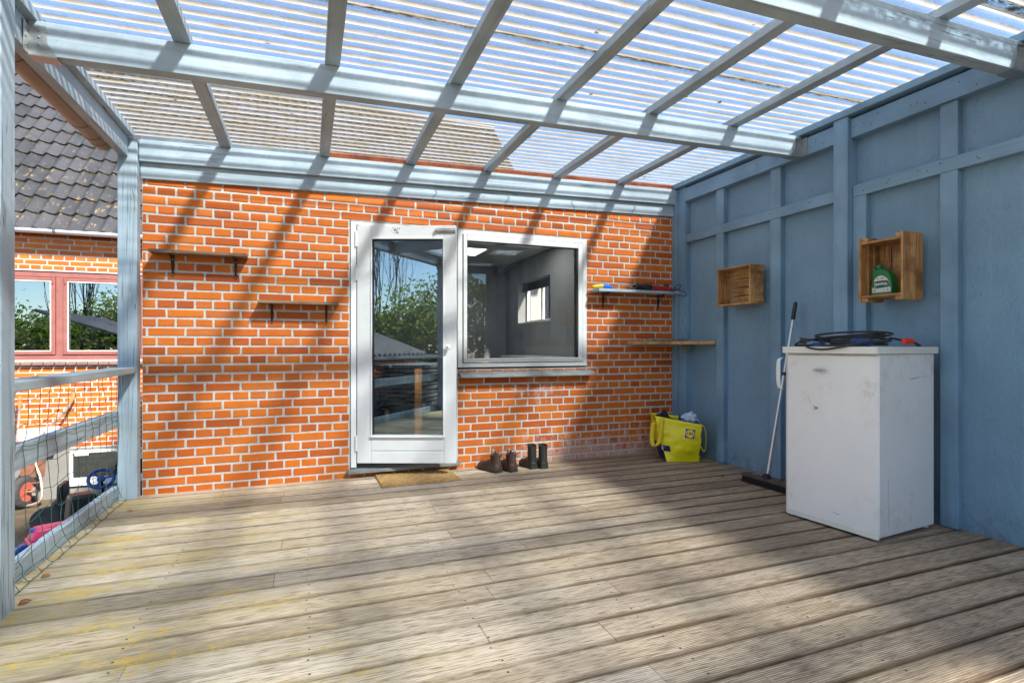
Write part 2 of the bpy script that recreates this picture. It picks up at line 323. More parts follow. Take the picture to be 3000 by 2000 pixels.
def emit(name, c, st):
    m = NM(name); e = m.n.new('ShaderNodeEmission'); e.inputs[0].default_value = (*c, 1); e.inputs[1].default_value = st
    m.l.new(e.outputs[0], m.out.inputs[0]); return m.m
M_ceilglow = emit('ceiling_panel_glow', (1, 0.98, 0.94), 2.6)
def m_ground():
    m = NM('damp_ground'); c = m.ramp(m.noise(1.6, 6, 0.7), [(0.35, (0.050, 0.036, 0.020)), (0.62, (0.12, 0.095, 0.055))])
    c = m.mix(m.ramp(m.noise(34, 5, 0.8), [(0.56, 0.0), (0.68, 0.6)]), c, (0.17, 0.15, 0.10))
    c = m.mix(m.ramp(m.noise(0.7, 4), [(0.55, 0.0), (0.7, 0.6)]), c, (0.07, 0.085, 0.02))
    m.bump(m.noise(40, 5), 0.8, 0.02); return m.fin(c, 0.9)
M_ground = m_ground()
# ------------------------------------------------------------------ mesh helpers
def wm(o):
    m = o.matrix_basis.copy()
    if o.parent: m = wm(o.parent) @ o.matrix_parent_inverse @ m
    return m
def adopt(o, p):
    """parent o to p; the part keeps its world coordinates"""
    o.parent = p; o.matrix_parent_inverse = wm(p).inverted(); return o
class MB:
    def __init__(s): s.v = []; s.f = []; s.mi = []; s.t = []
    def add(s, vs, fs, m=0, t=0.5):
        o = len(s.v); s.v += [tuple(v) for v in vs]
        for f in fs: s.f.append([o + i for i in f]); s.mi.append(m); s.t.append(t)
    def hexa(s, p, m=0, t=0.5):
        s.add(p, [(0, 3, 2, 1), (4, 5, 6, 7), (0, 1, 5, 4), (1, 2, 6, 5), (2, 3, 7, 6), (3, 0, 4, 7)], m, t)
    def box(s, x0, x1, y0, y1, z0, z1, m=0, t=0.5, mat=None):
        p = [(x0, y0, z0), (x1, y0, z0), (x1, y1, z0), (x0, y1, z0), (x0, y0, z1), (x1, y0, z1), (x1, y1, z1), (x0, y1, z1)]
        if mat: p = [mat @ Vector(q) for q in p]
        s.hexa(p, m, t)
    def slope(s, x0, x1, y0, y1, fb, ft, m=0, t=0.5):
        s.hexa([(x0, y0, fb(x0)), (x1, y0, fb(x1)), (x1, y1, fb(x1)), (x0, y1, fb(x0)), (x0, y0, ft(x0)), (x1, y0, ft(x1)), (x1, y1, ft(x1)), (x0, y1, ft(x0))], m, t)
    def xf(s, mat): s.v = [tuple(mat @ Vector(v)) for v in s.v]; return s
    def tube(s, pts, r, n=8, m=0, t=0.5, cap=True, closed=False):
        pts = [Vector(p) for p in pts]; k = len(pts); rr = r if isinstance(r, (list, tuple)) else [r] * k
        vs = []; up = None
        for i, p in enumerate(pts):
            if closed: d = pts[(i + 1) % k] - pts[i - 1]
            else: d = pts[min(i + 1, k - 1)] - pts[max(i - 1, 0)]
            if d.length < 1e-9: d = Vector((0, 0, 1))
            d.normalize()
            if up is None:
                up = Vector((0, 0, 1)) if abs(d.z) < 0.9 else Vector((1, 0, 0))
            a = d.cross(up)
            if a.length < 1e-6: a = d.orthogonal()
            a.normalize(); b = a.cross(d).normalized(); up = b
            for j in range(n):
                g = 2 * math.pi * j / n; vs.append(p + a * (math.cos(g) * rr[i]) + b * (math.sin(g) * rr[i]))
        fs = []
        for i in range(k if closed else k - 1):
            for j in range(n):
                fs.append((i * n + j, i * n + (j + 1) % n, ((i + 1) % k) * n + (j + 1) % n, ((i + 1) % k) * n + j))
        if cap and not closed:
            fs.append(tuple(range(n))[::-1]); fs.append(tuple((k - 1) * n + j for j in range(n)))
        s.add(vs, fs, m, t)
    def loft(s, rings, m=0, t=0.5, c0=True, c1=True):
        n = len(rings[0]); vs = [p for r in rings for p in r]; fs = []
        for i in range(len(rings) - 1):
            for j in range(n): fs.append((i * n + j, i * n + (j + 1) % n, (i + 1) * n + (j + 1) % n, (i + 1) * n + j))
        if c0: fs.append(tuple(range(n))[::-1])
        if c1: fs.append(tuple((len(rings) - 1) * n + j for j in range(n)))
        s.add(vs, fs, m, t)
    def prism(s, poly, a, h, m=0, t=0.5):
        """poly: list of 3D points (one face), extruded by vector h"""
        n = len(poly); vs = [Vector(p) for p in poly] + [Vector(p) + Vector(h) for p in poly]
        fs = [tuple(range(n))[::-1], tuple(range(n, 2 * n))] + [(i, (i + 1) % n, n + (i + 1) % n, n + i) for i in range(n)]
        s.add(vs, fs, m, t)
    def build(s, name, mats, parent=None, bevel=0.0, smooth=False, seg=2, angle=40):
        me = bpy.data.meshes.new(name); me.from_pydata(s.v, [], s.f); 
        if not isinstance(mats, (list, tuple)): mats = [mats]
        for mm in mats: me.materials.append(mm)
        me.polygons.foreach_set('material_index', s.mi)
        at = me.attributes.new('tint', 'FLOAT', 'FACE'); at.data.foreach_set('value', s.t)
        me.update()
        b = bmesh.new(); b.from_mesh(me); bmesh.ops.recalc_face_normals(b, faces=b.faces); b.to_mesh(me); b.free()
        if smooth: me.shade_smooth(); 
        if smooth: me.set_sharp_from_angle(angle=R(angle))
        o = bpy.data.objects.new(name, me); COL.objects.link(o)
        if parent: adopt(o, parent)
        if bevel:
            md = o.modifiers.new('bevel', 'BEVEL'); md.width = bevel; md.segments = seg; md.limit_method = 'ANGLE'; md.angle_limit = R(35)
        return o
def thing(name, label, cat, loc=(0, 0, 0), group=None, rz=0.0):
    o = bpy.data.objects.new(name, None); COL.objects.link(o); o.location = loc; o.rotation_euler = (0, 0, rz)
    o.empty_display_size = 0.1
    o['label'] = label; o['category'] = cat
    if group: o['group'] = group
    return o
def tag(o, label, cat, group=None):
    o['label'] = label; o['category'] = cat
    if group: o['group'] = group
    return o
def struct(o, kind='structure'): o['kind'] = kind; return o
def text(body, size, mat, parent, name, mw, ext=0.0008, bold=0.0, sx=1.0, shear=0.0):
    cu = bpy.data.curves.new(name, 'FONT'); cu.body = body; cu.size = size; cu.extrude = ext; cu.offset = bold; cu.shear = shear
    cu.align_x = 'CENTER'; cu.align_y = 'CENTER'; cu.resolution_u = 3
    o = bpy.data.objects.new(name + '_tmp', cu); COL.objects.link(o)
    bpy.context.view_layer.update()
    me = bpy.data.meshes.new_from_object(o.evaluated_get(bpy.context.evaluated_depsgraph_get()))
    bpy.data.objects.remove(o); me.name = name
    me.transform(Matrix.Diagonal((sx, 1, 1, 1))); me.transform(mw); me.materials.clear(); me.materials.append(mat)
    t = bpy.data.objects.new(name, me); COL.objects.link(t)
    if parent: adopt(t, parent)
    return t
def frame_mat(o, right, up):
    """matrix taking local x,y,z to right, up, right x up at o"""
    r = Vector(right).normalized(); u = Vector(up).normalized(); n = r.cross(u).normalized()
    return Matrix(((r.x, u.x, n.x, o[0]), (r.y, u.y, n.y, o[1]), (r.z, u.z, n.z, o[2]), (0, 0, 0, 1)))
# ================================================================== SETTING
def zr(x): return 2.492 + 0.026 * (x + 0.56)          # underside of the rafters; the roof falls to the left
D = 4.446; W = 3.49; GZ = -0.95
g = MB(); g.add([(-90, -90, GZ), (90, -90, GZ), (90, 90, GZ), (-90, 90, GZ)], [(0, 1, 2, 3)]); struct(g.build('ground', M_ground))
# deck: boards laid along X
g = MB(); rnd = random.Random(3); y = -1.80; bi = 0
while y < D - 0.01:
    y1 = min(y + 0.1435, D - 0.002); x = -1.205; cuts = []
    c = -1.2 + rnd.choice([1.95, 1.05, 2.55, 0.62, 3.2]) + rnd.uniform(-0.03, 0.03)
    while c < W - 0.2: cuts.append(c); c += rnd.choice([1.8, 2.4, 1.2])
    for c in cuts + [W - 0.004]:
        dz = rnd.uniform(-0.0016, 0.0008)
        g.box(x, c - 0.0007, y + rnd.uniform(0, 0.0012), y1 - rnd.uniform(0, 0.0012), -0.028 + dz, dz, 0, rnd.random()); x = c + 0.0007
    y += 0.15; bi += 1
for c in (0.0, 0.6, 1.2, 1.8, 2.4, 3.0, -0.6, -1.15):       # screw heads
    yy = -1.80
    while yy < D - 0.1:
        if yy > 0.2:
            for q in (0.03, 0.115):
                cx = c + rnd.uniform(-0.008, 0.008); cy = yy + q
                g.add([(cx + 0.0042 * math.cos(a * math.pi / 3), cy + 0.0042 * math.sin(a * math.pi / 3), 0.0012) for a in range(6)], [(0, 1, 2, 3, 4, 5)], 1)
        yy += 0.15
deck = struct(g.build('deck', [M_deck, M_blackiron], bevel=0.0012, seg=1))
g = MB()
g.box(-1.20, -1.16, -1.8, D - 0.01, GZ, -0.032)
for x in (-0.6, 0, 0.6, 1.2, 1.8, 2.4, 3.0): g.box(x - 0.022, x + 0.022, -1.8, D - 0.01, -0.15, -0.030)
struct(g.build('deck_joists', M_greywood))
# ------------------------------------------------------------------ bricks
def brick_face(g, x0, x1, z0, z1, y, holes, rnd, mod=0.1186, ox=-1.0007, oz=0.046, out=0.004, mb=1):
    rh = 0.0666667; j = 0.0082
    def emit_(a, b, c, d):
        a += j; b -= j; c += j; d -= j
        if b - a < 0.012 or d - c < 0.008: return
        q = lambda: rnd.uniform(-0.0016, 0.0016); o = out + rnd.uniform(-0.0012, 0.001)
        t = rnd.random()
        f = [(a + q(), y - o, c + q()), (b + q(), y - o, c + q()), (b + q(), y - o, d + q()), (a + q(), y - o, d + q())]
        bk = [(p[0] + sx * 0.001, y + 0.004, p[2]) for p, sx in zip(f, (-1, 1, 1, -1))]
        k = 0.0022
        ff = [(f[0][0] + k, f[0][1] - 0.0012, f[0][2] + k), (f[1][0] - k, f[1][1] - 0.0012, f[1][2] + k), (f[2][0] - k, f[2][1] - 0.0012, f[2][2] - k), (f[3][0] + k, f[3][1] - 0.0012, f[3][2] - k)]
        vs = ff + f + bk
        g.add(vs, [(0, 1, 2, 3)] + [(4 + i, 4 + (i + 1) % 4, (i + 1) % 4, i) for i in range(4)] + [(8 + i, 8 + (i + 1) % 4, 4 + (i + 1) % 4, 4 + i) for i in range(4)], mb, t)
    k = int(math.floor((z0 - oz) / rh))
    while oz + k * rh < z1:
        za, zb = max(z0, oz + k * rh), min(z1, oz + (k + 1) * rh)
        kk = (k + 1) % 4                     # courses: 0 header, 1 stretcher B, 2 header, 3 stretcher A
        if kk in (0, 2): st, p = 0.0, mod
        elif kk == 1: st, p = 1.5 * mod, 2 * mod
        else: st, p = 0.5 * mod, 2 * mod
        n0 = math.floor((x0 - ox - st) / p); xs = []
        i = n0
        while True:
            a = ox + st + i * p + rnd.uniform(-0.0025, 0.0025)
            if a > x1: break
            xs.append(a); i += 1
        xs.append(x1)
        for a, b in zip(xs[:-1], xs[1:]):
            a = max(a, x0); b = min(b, x1); segs = [(a, b)]
            for (hx0, hx1, hz0, hz1) in holes:
                if zb > hz0 + 0.012 and za < hz1 - 0.012:
                    ns = []
                    for (p0, p1) in segs:
                        if p1 <= hx0 or p0 >= hx1: ns.append((p0, p1)); continue
                        if p0 < hx0: ns.append((p0, hx0))
                        if p1 > hx1: ns.append((hx1, p1))
                    segs = ns
            for p0, p1 in segs: emit_(p0, p1, za, zb)
        k += 1
def wall_blocks(g, x0, x1, z0, z1, y0, y1, holes, m=0):
    xs = sorted({x0, x1, *[h[0] for h in holes], *[h[1] for h in holes]}); zs = sorted({z0, z1, *[h[2] for h in holes], *[h[3] for h in holes]})
    for i in range(len(xs) - 1):
        run = None
        for k in range(len(zs) - 1):
            cx, cz = (xs[i] + xs[i + 1]) / 2, (zs[k] + zs[k + 1]) / 2
            hole = any(h[0] < cx < h[1] and h[2] < cz < h[3] for h in holes)
            if hole or cx < x0 or cx > x1 or cz < z0 or cz > z1:
                if run: g.box(xs[i], xs[i + 1], y0, y1, run[0], run[1], m); run = None
            else: run = (run[0] if run else zs[k], zs[k + 1])
        if run: g.box(xs[i], xs[i + 1], y0, y1, run[0], run[1], m)
# ================================================================== BRICK HOUSE (the extension with the door and window)
house = thing('brick_house', 'orange brick house wall with white door and window behind the covered deck', 'house', (1.2, D, 0))
HOLES = [(0.312, 1.192, 0.040, 2.046), (1.192, 2.440, 0.846, 2.046)]
g = MB(); wall_blocks(g, -1.088, W - 0.005, -0.95, 2.455, D, D + 0.11, HOLES, 0)
brick_face(g, -1.092, W - 0.005, -0.95, 2.445, D, HOLES, random.Random(11))
wall = g.build('wall', [M_mortar, M_brick], house)
g = MB()        # inner leaf, side walls, back wall
wall_blocks(g, -1.0, 3.48, 0.03, 2.438, D + 0.115, D + 0.25, HOLES)
g.box(-1.088, -1.0, D + 0.112, 8.68, -0.95, 2.44)
g.build('inner_wall', M_inwall, house)
g = MB(); 
SH = [(7.04, 8.30, 1.42, 2.08)]
def side_wall(g, xa, xb, m=0):
    t = MB(); wall_blocks(t, D + 0.252, 8.9, 0.03, 2.438, 0, 1, SH)
    for v in range(len(t.v)): pass
    t.v = [(xa + p[1] * (xb - xa), p[0], p[2]) for p in t.v]; g.add(t.v, t.f, m)
side_wall(g, 3.27, 3.50); g.box(-1.0, 3.5, 8.9, 9.0, 0.03, 2.438); g.build('room_wall', M_inwall, house)
g = MB(); g.box(-1.0, 3.5, D + 0.252, 8.9, 2.44, 2.458); g.build('ceiling', M_inceil, house)
g = MB(); g.box(-1.0, 3.5, D + 0.02, 8.9, -0.05, 0.028); g.build('floor', M_infloor, house)
g = MB(); g.slope(-1.12, 3.56, D + 0.03, 8.68, lambda x: 2.462 + 0.02 * (x + 1.12), lambda x: 2.475 + 0.02 * (x + 1.12)); g.build('flat_roof', M_dark, house)
# small side window of the room
g = MB()
for a, b, c, d in ((7.04, 8.30, 1.42, 1.46), (7.04, 8.30, 2.04, 2.08), (7.04, 7.08, 1.46, 2.04), (8.26, 8.30, 1.46, 2.04), (7.64, 7.70, 1.46, 2.04)): g.box(3.42, 3.46, a, b, c, d)
sw = g.build('window', M_white, house, bevel=0.004)
g = MB(); g.box(3.262, 3.42, 7.03, 8.31, 1.40, 1.418); g.box(3.275, 3.42, 8.302, 8.31, 1.42, 2.08); g.build('reveal', M_inside, sw)
g = MB(); g.box(3.34, 3.35, 7.06, 8.28, 1.93, 2.07); g.build('roller_blind', M_black, sw)
for (lx, ly) in ((1.9, 6.3), (2.55, 6.3), (1.9, 7.3)):  # glowing panels standing for pale ceiling shapes; they also brighten the room
    g = MB(); g.box(lx, lx + 0.5, ly, ly + 0.6, 2.432, 2.4385); cl = g.build('ceiling_panel', M_ceilglow, house)
    g = MB()
    for a, b, c, d in ((lx - 0.03, lx + 0.53, ly - 0.03, ly), (lx - 0.03, lx + 0.53, ly + 0.6, ly + 0.63), (lx - 0.03, lx, ly, ly + 0.6), (lx + 0.5, lx + 0.53, ly, ly + 0.6)): g.box(a, b, c, d, 2.426, 2.4385)
    g.build('trim', M_white, cl)
# things in the room
t = thing('cabinet', 'low white cabinet inside the dark room along its window wall', 'cabinet', (3.0, 6.4, 0.03))
g = MB(); g.box(2.75, 3.26, 5.7, 7.6, 0.12, 0.86); g.build('body', M_inside, t, bevel=0.005)
g = MB(); g.box(2.72, 3.265, 5.68, 7.62, 0.862, 0.90); g.build('top', M_white, t, bevel=0.005)
g = MB(); g.box(2.80, 3.24, 5.74, 7.56, 0.03, 0.118); g.build('plinth', M_dark, t)
t = thing('sofa', 'dark low sofa seen dimly through the window', 'sofa', (1.4, 7.6, 0.03))
g = MB(); g.box(0.7, 2.2, 7.2, 8.1, 0.10, 0.45); g.build('seat', M_black, t, bevel=0.04)
g = MB(); g.box(0.7, 2.2, 8.1, 8.35, 0.10, 0.90); g.build('backrest', M_black, t, bevel=0.05)
# ---- window
g = MB(); y0, y1 = D - 0.012, D + 0.09
g.box(1.194, 1.236, y0, y1, 0.862, 2.040); g.box(2.396, 2.436, y0, y1, 0.862, 2.040); g.box(1.236, 2.396, y0, y1, 2.002, 2.040); g.box(1.236, 2.396, y0, y1, 0.862, 0.898)
win = g.build('window', M_white, house, bevel=0.004)
g = MB(); y0, y1 = D - 0.026, D + 0.06
A, B, C_, Dd = 1.242, 2.388, 0.906, 1.996
g.box(A, A + 0.032, y0, y1, C_, Dd); g.box(B - 0.045, B, y0, y1, C_, Dd); g.box(A + 0.032, B - 0.045, y0, y1, Dd - 0.048, Dd); g.box(A + 0.032, B - 0.045, y0, y1, C_, C_ + 0.020)
g.box(A + 0.015, B - 0.02, y0 - 0.010, y0 + 0.01, C_ + 0.020, C_ + 0.034)
sash = g.build('sash', M_white, win, bevel=0.004)
g = MB(); g.box(A + 0.03, B - 0.043, D + 0.0, D + 0.006, C_ + 0.018, Dd - 0.046); pane = g.build('pane', M_glass, win)
g = MB(); y0 = D - 0.006
for a, b, c, d in ((A + 0.032, A + 0.038, C_ + 0.022, Dd - 0.048), (B - 0.062, B - 0.046, C_ + 0.034, Dd - 0.048), (A + 0.032, B - 0.046, Dd - 0.056, Dd - 0.049)): g.box(a, b, y0 - 0.012, y0 + 0.004, c, d)
g.build('gasket', M_dark, win)
# alarm sticker on the pane
M_stk = plain('sticker_white', (0.78, 0.76, 0.72), 0.4, 0, 0.03); M_rinkt = plain('red_print', (0.60, 0.03, 0.03), 0.5, 0, 0.05); M_ink = plain('black_print', (0.02, 0.02, 0.025), 0.5)
g = MB(); sx, sz, sy = 1.283, 0.926, D - 0.0012
g.box(sx, sx + 0.062, sy - 0.0006, sy, sz + 0.0, sz + 0.055); st = g.build('sticker', M_stk, win)
g = MB()
for i in range(16):
    a = 2 * math.pi * i / 16; b = 2 * math.pi * (i + 1) / 16; cx, cz = sx + 0.031, sz + 0.024
    g.add([(cx + 0.020 * math.cos(a), sy - 0.0012, cz + 0.010 * math.sin(a)), (cx + 0.020 * math.cos(b), sy - 0.0012, cz + 0.010 * math.sin(b)), (cx + 0.016 * math.cos(b), sy - 0.0012, cz + 0.007 * math.sin(b)), (cx + 0.016 * math.cos(a), sy - 0.0012, cz + 0.007 * math.sin(a))], [(0, 1, 2, 3)])
    g.add([(cx, sy - 0.0012, cz), (cx + 0.0055 * math.cos(a), sy - 0.0012, cz + 0.0055 * math.sin(a)), (cx + 0.0055 * math.cos(b), sy - 0.0012, cz + 0.0055 * math.sin(b))], [(0, 1, 2)])
g.build('eye_mark', M_ink, win)
text('ALARM', 0.0155, M_rinkt, win, 'sticker_text', frame_mat((sx + 0.031, sy - 0.0015, sz + 0.045), (1, 0, 0), (0, 0, 1)), 0.0003, 0.0004)
# sill
g = MB(); x0, x1 = 1.200, 2.485
g.hexa([(x0, D - 0.10, 0.775), (x1 + 0.008, D - 0.10, 0.775), (x1, D + 0.08, 0.838), (x0, D + 0.08, 0.838), (x0, D - 0.10, 0.792), (x1 + 0.008, D - 0.10, 0.792), (x1, D + 0.08, 0.858), (x0, D + 0.08, 0.858)])
g.build('window_sill', M_slate, house, bevel=0.003)
# ---- door frame and threshold
g = MB(); y0, y1 = D - 0.006, D + 0.10
g.box(0.318, 0.362, y0, y1, 0.075, 2.040); g.box(1.146, 1.190, y0, y1, 0.075, 2.040); g.box(0.362, 1.146, y0, y1, 2.012, 2.040)
g.build('door_frame', M_white, house, bevel=0.004)
g = MB(); g.box(0.29, 1.205, D - 0.075, D + 0.24, 0.040, 0.066); g.build('threshold', M_slate, house, bevel=0.004)
# ---- door leaf, standing 21 degrees open
DA = R(21); H = Vector((0.366, D - 0.014, 0)); DM = Matrix(((math.cos(DA), math.sin(DA), 0, H.x), (-math.sin(DA), math.cos(DA), 0, H.y), (0, 0, 1, 0), (0, 0, 0, 1)))
LW = 0.79; ZB, ZT = 0.112, 2.006
door = bpy.data.objects.new('door', None); COL.objects.link(door); door.location = (H.x, H.y, ZB); door.parent = house; door.matrix_parent_inverse = wm(house).inverted()
g = MB(); th = 0.052
g.box(0, 0.112, 0, th, ZB, ZT); g.box(0.694, LW, 0, th, ZB, ZT); g.box(0.1135, 0.6925, 0.0, th, 1.905, ZT)
g.box(0.1135, 0.6925, 0.0, th, ZB, 0.205); g.box(0.1135, 0.6925, 0.006, th - 0.004, 0.204, 0.214); g.box(0.1135, 0.6925, 0.0, th, 0.213, 0.325)
g.xf(DM); g.build('leaf', M_whited, door, bevel=0.0025)
g = MB()
g.box(0.108, 0.702, -0.018, 0.02, 0.318, 0.336); g.box(0.110, 0.121, -0.008, 0.02, 0.336, 1.908); g.box(0.685, 0.697, -0.008, 0.02, 0.336, 1.908); g.box(0.110, 0.697, -0.008, 0.02, 1.896, 1.910)
g.xf(DM); g.build('glazing_bead', M_white, door, bevel=0.003)
g = MB(); g.box(0.116, 0.690, 0.022, 0.028, 0.328, 1.902); g.xf(DM); g.build('pane', M_glassd, door)
g = MB(); g.box(0.121, 0.126, 0.0, 0.020, 0.337, 1.896); g.box(0.680, 0.685, 0.0, 0.020, 0.337, 1.896); g.box(0.121, 0.685, 0.0, 0.020, 1.891, 1.896); g.xf(DM); g.build('gasket', M_dark, door)
for z in (1.90, 1.63, 0.27):
    g = MB(); g.tube([(-0.008, -0.004, z - 0.062), (-0.008, -0.004, z - 0.001)], 0.0075, 10); g.tube([(-0.008, -0.004, z + 0.001), (-0.008, -0.004, z + 0.062)], 0.0075, 10)
    g.box(-0.004, 0.002, -0.003, 0.03, z - 0.06, z + 0.06); g.xf(DM); g.build('hinge', M_white, door, smooth=True)
g = MB(); kz = 1.036
def disc_rings(c, ax, prof, n=16):
    ax = Vector(ax).normalized(); a = ax.orthogonal().normalized(); b = ax.cross(a)
    return [[c + ax * h + a * (r * math.cos(2 * math.pi * i / n)) + b * (r * math.sin(2 * math.pi * i / n)) for i in range(n)] for h, r in prof]
g.loft(disc_rings(Vector((0.728, 0, kz)), (0, -1, 0), [(0, 0.010), (0.02, 0.009), (0.024, 0.020), (0.034, 0.0235), (0.044, 0.021), (0.050, 0.012)])); g.xf(DM); kn = g.build('door_knob', M_white, door, smooth=True)
g = MB(); g.loft(disc_rings(Vector((0.728, -0.0495, kz)), (0, -1, 0), [(0, 0.008), (0.002, 0.008)])); g.xf(DM); g.build('lock_cylinder', M_steel, kn)
g = MB(); g.tube([(0.70, 0.055, 1.10), (0.70, 0.10, 1.10), (0.60, 0.105, 1.10)], 0.009, 8); g.xf(DM); g.build('inner_handle', M_steel, door, smooth=True)
# barrel bolt at the top
g = MB(); bz = 1.962
g.box(0.635, 0.785, -0.003, 0.0, bz - 0.020, bz + 0.020); g.tube([(0.640, -0.012, bz), (0.786, -0.012, bz)], 0.008, 8)
g.loft([[Vector((x, -0.0035 - 0.0, bz + s * 0.0)) + Vector((0, 0, 0)) + Vector((0.0, -0.014 * math.sin(a), 0.017 * math.cos(a))) for a in [math.pi * i / 6 for i in range(7)]] for x, s in ((0.64, 1), (0.665, 1))])
g.loft([[Vector((x, -0.0035 - 0.014 * math.sin(math.pi * i / 6), bz + 0.017 * math.cos(math.pi * i / 6))) for i in range(7)] for x in (0.70, 0.785)])
g.tube([(0.622, -0.012, bz), (0.645, -0.012, bz)], 0.0105, 8); g.tube([(0.63, -0.012, bz - 0.004), (0.612, -0.014, bz - 0.045)], 0.0035, 6)
g.xf(DM); g.build('barrel_bolt', M_steel, door, bevel=0.0008)
def blob(g, c, n, r, rnd, m=0):
    for i in range(n):
        x = c[0] + rnd.gauss(0, r); z = c[2] + rnd.gauss(0, r * 0.8); s = rnd.uniform(0.002, 0.006)
        k = rnd.randint(5, 7); a0 = rnd.random() * 6
        g.add([(x + s * rnd.uniform(0.5, 1.2) * math.cos(a0 + 6.283 * q / k), c[1], z + s * rnd.uniform(0.5, 1.3) * math.sin(a0 + 6.283 * q / k)) for q in range(k)], [tuple(range(k))], m)
g = MB(); blob(g, (0.305, -0.0008, 1.965), 26, 0.016, random.Random(4)); g.xf(DM); g.build('mud_spatter', plain('dried_mud', (0.22, 0.16, 0.11), 0.9), door)
# ================================================================== BLUE PANEL WALL
bw = thing('panel_wall', 'tall blue painted timber wall with battens on the right of the deck', 'wall', (W, 1.5, 0))
g = MB(); g.box(W, W + 0.015, -1.55, 4.95, -0.06, 2.60); g.build('panel', M_panel, bw)
def vb(y0, y1, z0, z1, name='batten', xf=3.445, m=M_wz):
    g = MB(); g.box(xf, W + 0.002, y0, y1, z0, z1); return g.build(name, m, bw, bevel=0.003)
RB, RT = 2.050, 2.128; TB, TT = 2.447, 2.575
for y0, y1 in ((3.774, 3.868), (3.161, 3.260), (1.941, 2.033), (0.72, 0.81), (0.12, 0.21), (-0.5, -0.41), (-1.1, -1.01)):
    vb(y0, y1, 0.004, RB - 0.001); vb(y0, y1, RT + 0.001, TB - 0.001)
vb(2.476, 2.5685, 0.004, RB - 0.001)
vb(1.31, 1.40, 0.004, RB - 0.001)
for y0, y1 in ((2.570, 2.675), (0.62, 0.715), (-1.55, -1.45)): vb(y0, y1, 0.004, TT + 0.018, 'post', 3.398)
vb(4.27, D - 0.006, 0.004, TT + 0.018, 'corner_post', 3.430)
g = MB(); g.box(3.405, 3.4295, 4.372, D - 0.002, 0.004, TT + 0.01); g.build('corner_strip', M_wz, bw, bevel=0.003)
for y0, y1 in ((2.677, 4.268), (0.717, 2.568), (-1.448, 0.618)):
    g = MB(); g.box(3.443, W + 0.002, y0, y1, RB, RT); g.build('middle_rail', M_wy, bw, bevel=0.003)
    g = MB(); g.box(3.425, W + 0.002, y0, y1, TB, TT); g.build('top_rail', M_wy, bw, bevel=0.003)
g = MB(); rnd = random.Random(5)
for i in range(46):
    y = rnd.choice([0, 0, 1]); yy, zz, xx = (rnd.uniform(1.7, 4.2), rnd.choice([RB + 0.04 + rnd.uniform(-.02, .02), TB + rnd.uniform(0.03, 0.1)]), 0)
    xx = 3.443 if zz < 2.2 else 3.425
    if 2.56 < yy < 2.69: continue
    g.loft(disc_rings(Vector((xx, yy, zz)), (-1, 0, 0), [(0, 0.004), (0.0015, 0.003)], 7))
g.build('nail_heads', M_blackiron, bw)
# ================================================================== PATIO COVER
pc = thing('patio_cover', 'light blue timber patio cover with corrugated clear plastic roof', 'patio cover', (-1.15, 2.65, 0))
for y0 in (2.945, 1.625, 0.305, -1.05):
    g = MB(); g.slope(-1.146, 3.421, y0, y0 + 0.068, lambda x: zr(x) - 0.150, lambda x: zr(x) - 0.001); bm_ = g.build('beam', M_px, pc, bevel=0.003)
    for sx, xe in ((1, -1.1455), (-1, 3.4205)):
        g = MB(); zz = zr(xe) - 0.150
        x2 = xe + sx * 0.060; yf = y0 - 0.0025
        g.prism([(xe, yf, zz - 0.002), (xe + sx * 0.105, yf, zz - 0.002), (xe + sx * 0.070, yf, zz + 0.055), (xe + sx * 0.062, yf, zz + 0.130), (xe, yf, zz + 0.130)], 0, (0, 0.002, 0))
        g.prism([(xe, y0 + 0.0685, zz - 0.002), (xe + sx * 0.105, y0 + 0.0685, zz - 0.002), (xe + sx * 0.070, y0 + 0.0685, zz + 0.055), (xe + sx * 0.062, y0 + 0.0685, zz + 0.130), (xe, y0 + 0.0685, zz + 0.130)], 0, (0, 0.002, 0))
        g.box(min(xe, xe + sx * 0.105), max(xe, xe + sx * 0.105), y0 - 0.002, y0 + 0.070, zz - 0.005, zz - 0.003)
        g.box(min(xe, xe + sx * 0.002), max(xe, xe + sx * 0.002), y0 - 0.042, y0 - 0.003, zz + 0.0, zz + 0.130)
        for q in range(3):
            g.loft(disc_rings(Vector((xe + sx * 0.040, yf, zz + 0.045 + q * 0.032)), (0, -1, 0), [(0, 0.0045), (0.004, 0.0035)], 8)); g.loft(disc_rings(Vector((xe + sx * 0.002, y0 - 0.022, zz + 0.03 + q * 0.035)), (sx, 0, 0), [(0, 0.0045), (0.004, 0.0035)], 8))
        g.build('joist_hanger', M_steel, bm_)
for i, xc in enumerate((-0.56, 0.120, 0.787, 1.450, 2.115, 2.787)):
    g = MB(); sg = [-1.45, D - 0.045 + 0.03]
    f0 = lambda x: zr(x); f1 = lambda x: zr(x) + 0.045
    g.slope(xc - 0.0375, xc + 0.0375, sg[0], sg[1], f0, f1); g.build('rafter', M_py, pc, bevel=0.003)
g = MB(); g.slope(3.385, 3.488, -1.45, D - 0.012, lambda x: zr(x), lambda x: zr(x) + 0.045); g.build('rafter', M_wy, pc, bevel=0.003)
